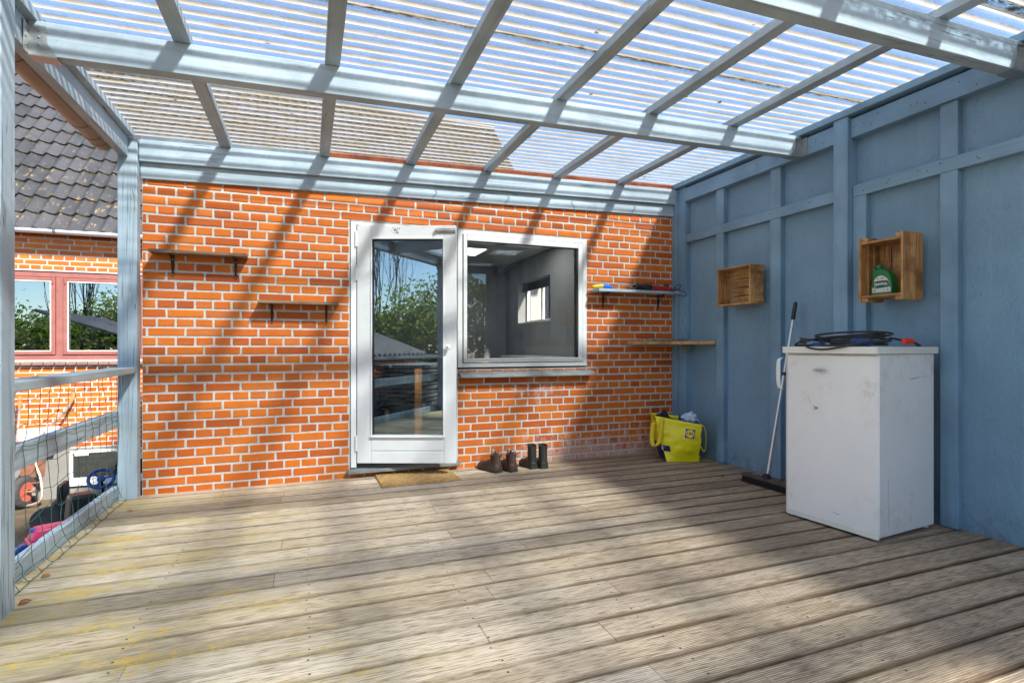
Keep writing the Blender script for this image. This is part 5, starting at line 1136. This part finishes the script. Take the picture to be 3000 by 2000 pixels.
g = MB(); g.box(-0.030, 0.030, -0.215, 0.215, 0.050, 0.070); g.xf(BM); g.build('head', plain('dusty_black_block', (0.085, 0.075, 0.065), 0.85, 0, 0.5, 14), t, bevel=0.004)
g = MB(); g.hexa([BM @ Vector(p) for p in ((-0.022, -0.03, 0.0705), (0.022, -0.03, 0.0705), (0.022, 0.03, 0.0705), (-0.022, 0.03, 0.0705), (-0.013, -0.015, 0.100), (0.018, -0.015, 0.100), (0.018, 0.015, 0.100), (-0.013, 0.015, 0.100))]); g.build('socket', M_black, t, bevel=0.003)
g = MB(); rnd = random.Random(2)
for i in range(1500):
    y = rnd.uniform(-0.212, 0.212); x = rnd.uniform(-0.026, 0.026); a = BM @ Vector((x, y, 0.0502)); sp = 1.45 if x < 0 else 1.25
    b = BM @ Vector((x * sp + rnd.gauss(0, 0.003), y * 1.03 + rnd.gauss(0, 0.004), 0.0)); b.z = rnd.uniform(0.0015, 0.007)
    w_ = 0.0011; g.add([a + Vector((0, -w_, 0)), a + Vector((0, w_, 0)), b + Vector((0, w_, 0)), b + Vector((0, -w_, 0))], [(0, 1, 2, 3)])
g.add([BM @ Vector(p) for p in ((-0.024, -0.208, 0.050), (0.024, -0.208, 0.050), (0.024, 0.208, 0.050), (-0.024, 0.208, 0.050), (-0.026, -0.210, 0.012), (0.026, -0.210, 0.012), (0.026, 0.210, 0.012), (-0.026, 0.210, 0.012))], [(0, 1, 2, 3), (4, 5, 6, 7), (0, 1, 5, 4), (1, 2, 6, 5), (2, 3, 7, 6), (3, 0, 4, 7)])
br_ = g.build('bristles', plain('black_bristles', (0.012, 0.012, 0.012), 0.7), t); br_['kind'] = 'stuff'
# ---- door mat
g = MB(); rnd = random.Random(1); MX = Matrix.Translation((0.808, 4.232, 0.0)) @ Matrix.Rotation(R(1.5), 4, 'Z'); nx_, ny_ = 90, 60
vs = []
for j in range(ny_ + 1):
    for i in range(nx_ + 1):
        x = -0.305 + 0.61 * i / nx_ + rnd.gauss(0, 0.0012); y = -0.20 + 0.395 * j / ny_ + rnd.gauss(0, 0.0012); e = i in (0, nx_) or j in (0, ny_)
        vs.append(MX @ Vector((x, y, 0.003 if e else 0.015 + rnd.gauss(0, 0.0016) + 0.002 * noise.noise(Vector((x * 14, y * 14, 0))))))
g.add(vs, [(j * (nx_ + 1) + i, j * (nx_ + 1) + i + 1, (j + 1) * (nx_ + 1) + i + 1, (j + 1) * (nx_ + 1) + i) for j in range(ny_) for i in range(nx_)])
tag(g.build('door_mat', M_mat), 'brown coir doormat on the deck in front of the white door', 'doormat')
# ---- boots
def boot(root, heel, yaw, L, Wd, H_, kind):
    """heel: floor point under the back of the heel; local +x runs towards the toe"""
    Mx = Matrix.Translation((heel[0], heel[1], 0)) @ Matrix.Rotation(yaw, 4, 'Z')
    leather = M_bl if kind == 'brown' else M_wel
    def foot_w(u):  # half width along the foot
        return Wd * (0.36 if u < 0.02 else 0.42 if u < 0.12 else 0.43 if u < 0.35 else 0.46 if u < 0.6 else 0.5 if u < 0.75 else 0.46 if u < 0.88 else 0.33 if u < 0.97 else 0.14)
    us = [0.0, 0.04, 0.12, 0.25, 0.38, 0.5, 0.62, 0.72, 0.82, 0.9, 0.96, 1.0]
    def outline(sc, z, n=1): 
        left = [(u * L, foot_w(u) * sc) for u in us]; return [Vector((x, y, z)) for x, y in left] + [Vector((x, -y, z)) for x, y in left[::-1]]
    # sole with heel step
    g = MB(); th = 0.020 if kind == 'brown' else 0.022
    def lift(p, z): 
        u = p.x / L; arch = 0.010 if 0.30 < u < 0.46 else 0.0; toe = 0.008 * max(0, (u - 0.75) / 0.25); return z + arch + toe
    r0 = outline(1.03, 0.0006); r1 = outline(1.06, th * 0.5); r2 = outline(1.05, th)
    r0 = [Vector((p.x, p.y, lift(p, p.z))) for p in r0]; r1 = [Vector((p.x, p.y, p.z + 0.5 * (lift(p, 0)))) for p in r1]
    g.loft([r0, r1, r2]); g.xf(Mx); g.build('sole', M_sole, root, bevel=0.001, smooth=True, angle=40)
    # upper: cross sections along the foot, shaft grown from them
    g = MB(); n = 14
    hts = [(0.0, 0.30), (0.04, 0.42), (0.12, 0.50), (0.25, 0.55), (0.38, 0.52), (0.5, 0.44), (0.62, 0.36), (0.72, 0.31), (0.82, 0.29), (0.9, 0.26), (0.96, 0.18), (1.0, 0.06)]
    hs = 0.16 if kind == 'brown' else 0.145
    rings = []
    for u, hh in hts:
        w_ = foot_w(u) * 0.98; top = th + hh * hs; ring = []
        for k in range(n):
            a = math.pi * k / (n - 1); ring.append(Vector((u * L, w_ * math.cos(a), th + (top - th) * max(0.0, math.sin(a)) ** 0.75)))
        ring += [Vector((u * L, -w_ * 0.5, th)), Vector((u * L, w_ * 0.5, th))]; rings.append(ring)
    g.loft(rings)
    rings = []; m = 20; hz = [(0.0, 0), (0.10, 0), (0.35, 0), (0.6, 0), (0.8, 0), (0.93, 0), (1.0, 0)]
    for v, _ in hz:
        z = th + 0.01 + (H_ - th - 0.01) * v
        k = 1 - v
        cx = L * (0.175 + 0.02 * k) - 0.004 * v; rx = L * (0.165 + 0.055 * k ** 2); ry = Wd * (0.42 - 0.05 * math.sin(math.pi * v) * 0.6)
        if kind != 'brown': rx = L * (0.185 + 0.04 * k ** 2) ; cx = L * 0.20; ry = Wd * (0.44 + 0.03 * v)
        ring = []
        for j in range(m):
            a = 2 * math.pi * j / m; dz = 0.0
            if kind == 'brown' and v > 0.55: dz = (0.020 * max(0, math.cos(a)) ** 2 + 0.012 * max(0, -math.cos(a)) ** 2 - 0.020 * abs(math.sin(a)) ** 3) * (v - 0.55) / 0.45
            if kind != 'brown' and v > 0.8: dz = 0.006 * math.cos(a)
            ring.append(Vector((cx + rx * math.cos(a), ry * math.sin(a), z + dz)))
        rings.append(ring)
    inner = [[Vector((sum(p.x for p in r_) / m + (p.x - sum(q.x for q in r_) / m) * 0.88, p.y * 0.88, p.z - (0.0 if i == 0 else 0.04))) for p in r_] for i, r_ in enumerate((rings[-1], rings[-2]))]
    inner.append([Vector((p.x, p.y, th + 0.02)) for p in inner[-1]])
    g.loft(rings + inner, c0=True, c1=True); g.xf(Mx); up = g.build('upper', leather, root, smooth=True, angle=60)
    if kind == 'brown':
        for s_ in (1, -1):      # elastic side gore, a V narrowing downwards
            g = MB(); top = H_ - 0.006; cxx = L * 0.185; pts = []
            for vv, hw_ in ((1.0, 0.026), (0.8, 0.022), (0.6, 0.017), (0.42, 0.011), (0.30, 0.004)):
                z = th + 0.01 + (H_ - th - 0.01) * vv - 0.012 * vv; k = 1 - vv; ry = Wd * (0.42 - 0.05 * math.sin(math.pi * vv) * 0.6) + 0.0012
                pts.append((Vector((cxx - hw_, s_ * ry * 0.985, z)), Vector((cxx, s_ * ry, z)), Vector((cxx + hw_, s_ * ry * 0.985, z))))
            for q0, q1 in zip(pts[:-1], pts[1:]): g.add([q0[0], q0[1], q0[2], q1[2], q1[1], q1[0]], [(0, 1, 4, 5), (1, 2, 3, 4)])
            g.xf(Mx); g.build('side_gore', M_gore, root, smooth=True)
        for xx, lean, nm_, mt in ((L * 0.335, 0.4, 'front_tab', M_lin), (L * 0.012, -0.9, 'back_tab', M_tab)):
            g = MB(); z = H_ + (0.004 if xx > 0.05 else -0.004)
            pts = smooth_pts([(xx, 0, z - 0.018), (xx + 0.006 * lean, 0, z + 0.014), (xx - 0.012 * (1 if lean > 0 else -0.2), 0, z + 0.022), (xx - 0.022 * lean, 0, z - 0.010)], 4)
            for p0_, p1_ in zip(pts[:-1], pts[1:]): g.add([p0_ + Vector((0, -0.011, 0)), p0_ + Vector((0, 0.011, 0)), p1_ + Vector((0, 0.011, 0)), p1_ + Vector((0, -0.011, 0))], [(0, 1, 2, 3)])
            g.xf(Mx); o = g.build(nm_, mt, root, smooth=True); md = o.modifiers.new('t', 'SOLIDIFY'); md.thickness = 0.002
        g = MB()
        for s_ in (0.012, -0.012):
            g.tube([(-0.0012 + L * (0.0 + 0.0), s_, th + 0.012), (L * 0.0 - 0.001, s_ * 0.9, th + 0.06), (L * 0.012, s_ * 0.8, H_ - 0.02)], 0.0009, 5)
        g.xf(Mx); g.build('stitching', M_tab, root)
    else:
        g = MB(); cx = L * 0.20
        for vv, hh in ((0.99, 0.004), (0.86, 0.0022), (0.10, 0.0025)):
            z = th + 0.01 + (H_ - th - 0.01) * vv; k = 1 - vv; rx = L * (0.185 + 0.04 * k ** 2); ry = Wd * (0.44 + 0.03 * vv)
            g.tube([(cx + (rx + 0.001) * math.cos(a), (ry + 0.001) * math.sin(a), z + (0.006 * math.cos(a) if vv > 0.8 else 0)) for a in [2 * math.pi * j / 20 for j in range(20)]], hh, 6, closed=True)
        g.xf(Mx); g.build('rim', M_wel, root, smooth=True)
M_bl = plain('scuffed_brown_leather', (0.075, 0.045, 0.033), 0.42, 0, 0.5, 9, 0.4); M_sole = plain('dark_olive_sole', (0.035, 0.036, 0.025), 0.6, 0, 0.3, 20)
M_gore = plain('brown_elastic', (0.10, 0.030, 0.014), 0.9); M_lin = plain('pale_cream_lining', (0.52, 0.43, 0.26), 0.9); M_tab = plain('pinkish_brown_tab', (0.36, 0.23, 0.18), 0.7)
M_wel = plain('dark_green_rubber', (0.030, 0.031, 0.025), 0.35, 0, 0.25, 8, 0.1)
for (hx, hy, ya, lab) in ((1.475, 4.165, 111, 'left one of the brown leather ankle boots by the brick wall'), (1.602, 4.145, 106, 'right one of the brown leather ankle boots, next to the green boots')):
    t = thing('ankle_boot', lab, 'boot', (hx, hy, 0), 'pair of brown ankle boots'); boot(t, (hx, hy), R(ya), 0.268, 0.092, 0.155, 'brown')
for (hx, hy, ya, lab) in ((1.805, 4.195, 103, 'left dark green rubber boot, standing nearer the brown ankle boots'), (1.888, 4.165, 93, 'right dark green rubber boot, nearer the blue wall')):
    t = thing('rubber_boot', lab, 'boot', (hx, hy, 0), 'pair of small dark green rubber boots'); boot(t, (hx, hy), R(ya), 0.208, 0.082, 0.197, 'rubber')
# ---- shopping bag
t = thing('shopping_bag', 'bright yellow shopping bag with round logo in the corner of the deck', 'bag', (3.2, 4.1, 0))
M_yel = plain('yellow_woven_plastic', (0.84, 0.74, 0.008), 0.38, 0, 0.08, 5, 0.15); M_yel2 = plain('orange_yellow_strap', (0.80, 0.58, 0.01), 0.45, 0, 0.08); M_nav = plain('navy_print', (0.008, 0.012, 0.13), 0.4, 0, 0.1)
bot = [Vector(p) for p in ((3.020, 4.010, 0.003), (3.300, 3.915, 0.003), (3.385, 4.20, 0.003), (3.135, 4.305, 0.003))]
topc = [Vector(p) for p in ((2.980, 4.140, 0.405), (3.262, 3.835, 0.345), (3.385, 4.10, 0.372), (3.10, 4.385, 0.402))]
nz, ns = 22, 16; V = [[] for _ in range(nz + 1)]; MI = {}
for k in range(nz + 1):
    v = k / nz
    for c in range(4):
        a0, a1 = bot[c].lerp(topc[c], v), bot[(c + 1) % 4].lerp(topc[(c + 1) % 4], v); nrm = Vector((a1.y - a0.y, -(a1.x - a0.x), 0)).normalized()
        for s_ in range(ns):
            u = s_ / ns; p = a0.lerp(a1, u)
            bul = math.sin(math.pi * u) * math.sin(math.pi * min(1, v * 1.15)) * 0.040
            q = p * 5.5; cr = abs(noise.noise(Vector((q.x * 1.1 + 3, q.y * 1.1, q.z * 1.6)))) * 0.058 + abs(noise.noise(Vector((q.x * 2.6, q.y * 2.6 + 7, q.z * 3.2)))) * 0.020
            fade = min(1, v * 5) * (1 - 0.75 * v ** 2)
            cor = 0.6 + 0.4 * math.sin(math.pi * u)
            if c == 0: cor *= 1 - math.exp(-((u - 0.745) ** 2 / 0.05 + (v - 0.725) ** 2 / 0.05) ** 2)
            p = p + nrm * (bul - (cr - 0.012) * fade * cor)
            # pinch the lower left corner inwards
            if c == 0 and u < 0.3: p = p - nrm * 0.02 * (1 - u / 0.3) * math.sin(math.pi * v) ** 2
            V[k].append(p)
g = MB(); m = 4 * ns; vs = [p for r_ in V for p in r_]; 
for k in range(nz):
    for j in range(m):
        c, u, v = j // ns, (j % ns) / ns, (k + 0.5) / nz
        mi = 1 if (c == 3 and (0.10 < u < 0.9 and v < 0.42) ) or (c == 0 and u < 0.17 - 0.10 * abs(v - 0.30) * 6 and 0.22 < v < 0.38) else 0
        g.v and None
        o = 0
        g.f.append([k * m + j, k * m + (j + 1) % m, (k + 1) * m + (j + 1) % m, (k + 1) * m + j]); g.mi.append(mi); g.t.append(0.5)
g.v = [tuple(p) for p in vs]; g.f.append(list(range(m))[::-1]); g.mi.append(0); g.t.append(0.5)
o = g.build('body', [M_yel, M_nav], t, smooth=True, angle=50); md = o.modifiers.new('t', 'SOLIDIFY'); md.thickness = 0.0022; md.offset = -1
g = MB(); rim = V[-1]      # blue lining band showing inside the rim on the right half of the front
cen = sum(rim, Vector()) / len(rim)
L_ = [rim[j % m].lerp(cen, 0.10) for j in range(int(ns * 0.5), ns * 2 + 6)]; n_ = len(L_)
g.add([a + Vector((0, 0, -0.05)) for a in L_] + [a + Vector((0, 0, 0.010)) for a in L_], [(i, i + 1, n_ + i + 1, n_ + i) for i in range(n_ - 1)])
o = g.build('lining', M_bluep, t); md = o.modifiers.new('t', 'SOLIDIFY'); md.thickness = 0.002
def strap(name, pts, wd, wdir, mat):
    g = MB(); P = smooth_pts(pts, 6); wv2 = Vector(wdir).normalized() * wd / 2; n_ = len(P)
    g.add([a - wv2 for a in P] + [a + wv2 for a in P], [(i, i + 1, n_ + i + 1, n_ + i) for i in range(n_ - 1)])
    o = g.build(name, mat, t, smooth=True, angle=80); md = o.modifiers.new('t', 'SOLIDIFY'); md.thickness = 0.003; return o
def face_pt(c, u, v, off):
    j = c * ns + u * ns; k = v * nz; j0, k0 = int(j), min(nz - 1, int(k)); fu, fv = j - j0, k - k0
    P = lambda kk, jj: V[kk][jj % m]
    p = P(k0, j0).lerp(P(k0, j0 + 1), fu).lerp(P(k0 + 1, j0).lerp(P(k0 + 1, j0 + 1), fu), fv)
    a0, a1 = topc[c], topc[(c + 1) % 4]; nrm = Vector((a1.y - a0.y, -(a1.x - a0.x), 0)).normalized(); return p + nrm * off
strap('strap', [face_pt(0, 0.16, 0.98, 0.004), face_pt(0, 0.11, 0.80, 0.012), face_pt(0, 0.02, 0.55, 0.025), face_pt(0, -0.0, 0.36, 0.03) + Vector((-0.035, 0.02, 0)), face_pt(0, 0.0, 0.34, 0.02) + Vector((-0.065, 0.05, 0.01)), face_pt(0, 0.0, 0.52, 0.02) + Vector((-0.045, 0.06, 0.03)), face_pt(0, 0.0, 0.84, 0.004) + Vector((-0.012, 0.03, 0.0))], 0.040, (0.75, -0.60, 0.2), M_yel2)
strap('strap', [topc[1] + Vector((0.012, 0.03, 0.0)), topc[1] + Vector((0.045, 0.02, -0.03)), topc[1] + Vector((0.050, 0.01, -0.12)), topc[1] + Vector((0.045, 0.01, -0.20)), topc[1] + Vector((0.030, 0.01, -0.235)), topc[1] + Vector((0.018, 0.03, -0.20))], 0.038, (0.65, 0.72, 0), M_yel)
# logo patch
def logo_pt(a, b, off):      # a,b in metres on the patch
    c0 = face_pt(0, 0.745, 0.725, 0.0); rt = (face_pt(0, 0.85, 0.725, 0) - face_pt(0, 0.62, 0.725, 0)).normalized(); up = (face_pt(0, 0.745, 0.84, 0) - face_pt(0, 0.745, 0.60, 0)).normalized(); up = (up - rt * up.dot(rt)).normalized(); n_ = rt.cross(up); return c0 + rt * a + up * b + n_ * (off + 0.007)
def patch(name, poly, mat, off, par):
    g = MB(); n_ = (logo_pt(0, 0, 0.0006) - logo_pt(0, 0, 0)); g.prism([logo_pt(a, b, off) for a, b in poly], 0, n_); return g.build(name, mat, par)
circ = lambda r_: [(r_ * math.cos(2 * math.pi * i / 32), r_ * math.sin(2 * math.pi * i / 32)) for i in range(32)]
lg = patch('logo', [(-0.0425, -0.0425), (0.0425, -0.0425), (0.0425, 0.0425), (-0.0425, 0.0425)], M_stk, 0, t)
patch('logo_square', [(-0.0405, -0.0405), (0.0405, -0.0405), (0.0405, 0.0405), (-0.0405, 0.0405)], plain('logo_blue', (0.01, 0.025, 0.28), 0.4, 0, 0.03), 0.0007, lg)
patch('logo_ring', circ(0.0375), M_rinkt, 0.0014, lg); patch('logo_disc', circ(0.0352), plain('logo_yellow', (0.80, 0.66, 0.01), 0.4, 0, 0.03), 0.0021, lg)
o_, rx_, ux_ = logo_pt(0, 0, 0.0030), logo_pt(1, 0, 0) - logo_pt(0, 0, 0), logo_pt(0, 1, 0) - logo_pt(0, 0, 0)
LG = frame_mat(o_, rx_, ux_); M_lb = plain('logo_letter_blue', (0.008, 0.02, 0.22), 0.4)
text('L', 0.027, M_lb, lg, 'logo_text', LG @ Matrix.Translation((-0.022, 0.0005, 0)), 0.0003, 0.0012)
text('DL', 0.027, M_lb, lg, 'logo_text', LG @ Matrix.Translation((0.0135, 0.0005, 0)), 0.0003, 0.0012)
text('i', 0.030, M_rinkt, lg, 'logo_text', LG @ Matrix.Translation((-0.0065, 0.001, 0)) @ Matrix.Rotation(R(24), 4, 'Z'), 0.0003, 0.0014)
# things in the bag
g = MB(); rnd = random.Random(5); n = 14; vs = []
for i in range(n + 1):
    for j in range(n + 1):
        u, v = i / n, j / n; p = topc[0].lerp(topc[1], u * 0.60 + 0.03).lerp(topc[3].lerp(topc[2], u * 0.60 + 0.03), 0.12 + v * 0.76)
        h_ = 0.035 * max(0.0, math.sin(math.pi * u)) ** 0.5 * max(0.0, math.sin(math.pi * v)) ** 0.5 + 0.075 * math.exp(-((u - 0.42) ** 2 / 0.02 + (v - 0.45) ** 2 / 0.03)) + 0.035 * math.exp(-((u - 0.14) ** 2 / 0.02 + (v - 0.4) ** 2 / 0.05))
        vs.append(p + Vector((0, 0, -0.045 + h_ + 0.012 * noise.noise(p * 18))))
g.add(vs, [(i * (n + 1) + j, i * (n + 1) + j + 1, (i + 1) * (n + 1) + j + 1, (i + 1) * (n + 1) + j) for i in range(n) for j in range(n)])
tag(g.build('black_cloth', plain('black_fabric', (0.010, 0.010, 0.011), 0.8, 0, 0.3), smooth=True, angle=50), 'bunched black cloth sticking out of the yellow bag', 'cloth')
g = MB(); vs = []; n = 16
for i in range(n + 1):
    for j in range(n + 1):
        th2, ph2 = math.pi * i / n, 2 * math.pi * j / n; d_ = Vector((math.sin(th2) * math.cos(ph2), math.sin(th2) * math.sin(ph2), math.cos(th2)))
        r_ = 0.055 + 0.030 * noise.noise(d_ * 2.2 + Vector((4, 1, 0))) + 0.014 * noise.noise(d_ * 6)
        vs.append(Vector((3.245, 3.985, 0.385)) + Vector((d_.x * r_ * 1.25, d_.y * r_ * 1.1, d_.z * r_)))
g.add(vs, [(i * (n + 1) + j, i * (n + 1) + j + 1, (i + 1) * (n + 1) + j + 1, (i + 1) * (n + 1) + j) for i in range(n) for j in range(n)])
tag(g.build('crumpled_plastic', plain('pale_blue_plastic_film', (0.50, 0.60, 0.72), 0.2, 0, 0.3, 30)), 'crumpled pale blue plastic wrapper on top in the yellow bag', 'wrapper')
# ---- wood behind the door glass
g = MB(); g.box(0.895, 0.962, 4.80, 4.835, 0.03, 0.84); tag(g.build('orange_plank', M_plank, bevel=0.003), 'orange brown plank standing upright behind the door glass', 'plank')
g = MB(); g.hexa([(0.665, 4.78, 0.03), (0.695, 4.78, 0.03), (0.695, 4.80, 0.03), (0.665, 4.80, 0.03), (0.632, 4.80, 0.49), (0.662, 4.80, 0.49), (0.662, 4.82, 0.49), (0.632, 4.82, 0.49)]); tag(g.build('pale_stick', M_pale, bevel=0.002), 'pale wooden stick leaning behind the door glass, left of the plank', 'stick')
# ---- wire hooks on the lower ledger board
for i, (x, s_) in enumerate(((0.975, 1), (1.62, 1), (2.30, -1), (2.92, 1), (3.22, 1))):
    z = zr(x) - 0.225; y = D - 0.029
    g = MB(); g.tube(smooth_pts([(x, y, z - 0.035), (x + 0.006 * s_, y - 0.006, z - 0.01), (x + 0.022 * s_, y - 0.008, z + 0.004), (x + 0.034 * s_, y - 0.008, z + 0.022), (x + 0.026 * s_, y - 0.006, z + 0.036), (x + 0.018 * s_, y - 0.002, z + 0.03)], 4), 0.0016, 5)
    tag(g.build('wire_hook', M_blackiron, smooth=True), ('wire hook on the light blue board above the left end of the window', 'wire hook on the light blue board above the middle of the window', 'wire hook on the light blue board just right of the window top', 'wire hook on the light blue board above the power tool', 'wire hook on the light blue board nearest the blue wall')[i], 'hook', 'wire hooks along the ledger')
# ---- dead leaves: on the sheets, on the deck
M_dl = plain('dry_leaf', (0.13, 0.075, 0.03), 0.8, 0, 0.5, 30)
def leaf(name, p, yaw, s_, seed, label, group, mat):
    rnd = random.Random(seed); g = MB(); Mx = Matrix.Translation(p) @ Matrix.Rotation(yaw, 4, 'Z'); n = 6; L_ = []
    for i in range(n + 1):
        u = i / n; w_ = 0.34 * max(0.0, math.sin(math.pi * u)) ** 0.8 * (1 + rnd.uniform(-.2, .2)); z = 0.18 * math.sin(math.pi * u) + 0.02
        L_.append((Vector((u - 0.5, -w_, z + 0.10)) * s_, Vector((u - 0.5, 0, z)) * s_, Vector((u - 0.5, w_, z + 0.12)) * s_))
    for a, b in zip(L_[:-1], L_[1:]): g.add([Mx @ q for q in (*a, *b)], [(0, 1, 4, 3), (1, 2, 5, 4)])
    o = g.build(name, mat, None, smooth=True); md = o.modifiers.new('t', 'SOLIDIFY'); md.thickness = 0.0008; return tag(o, label, 'leaf', group)
rnd = random.Random(17)
for i in range(34):
    x = rnd.uniform(-1.0, 3.3); k = rnd.randint(15, 57); y = (k + 0.5) * PER + rnd.uniform(-0.008, 0.008)
    if any(abs(x - c) < 0.05 for c in (-0.56, 0.12, 0.787, 1.45, 2.115, 2.787)): x += 0.12
    leaf('dead_leaf', Vector((x, y, zr(x) + 0.0565 - 0.006)), rnd.choice((0, 0, 0.3, -0.4, 3.1)) + rnd.uniform(-.2, .2), rnd.uniform(0.016, 0.034), i, 'small brown dead leaf caught in a groove of the clear roof', 'dead leaves on the roof', M_dl)
M_ol = plain('orange_dry_leaf', (0.50, 0.15, 0.02), 0.7, 0, 0.3, 30)
leaf('dead_leaf', Vector((-1.075, 2.74, 0.002)), 0.9, 0.045, 91, 'orange dead leaf against the foot of the front left post', None, M_ol)
leaf('dead_leaf', Vector((-1.110, 3.02, 0.002)), 0.4, 0.035, 92, 'orange brown dead leaf at the edge of the wire netting', None, M_ol)
leaf('dead_leaf', Vector((3.10, 3.40, 0.001)), 0.4, 0.05, 93, 'dark curled dead leaf on the deck between bag and broom', None, M_dl)
leaf('dead_leaf', Vector((-1.05, 4.02, 0.001)), 0.4, 0.03, 94, 'small brown dead leaf on the deck by the far end of the netting', None, M_ol)
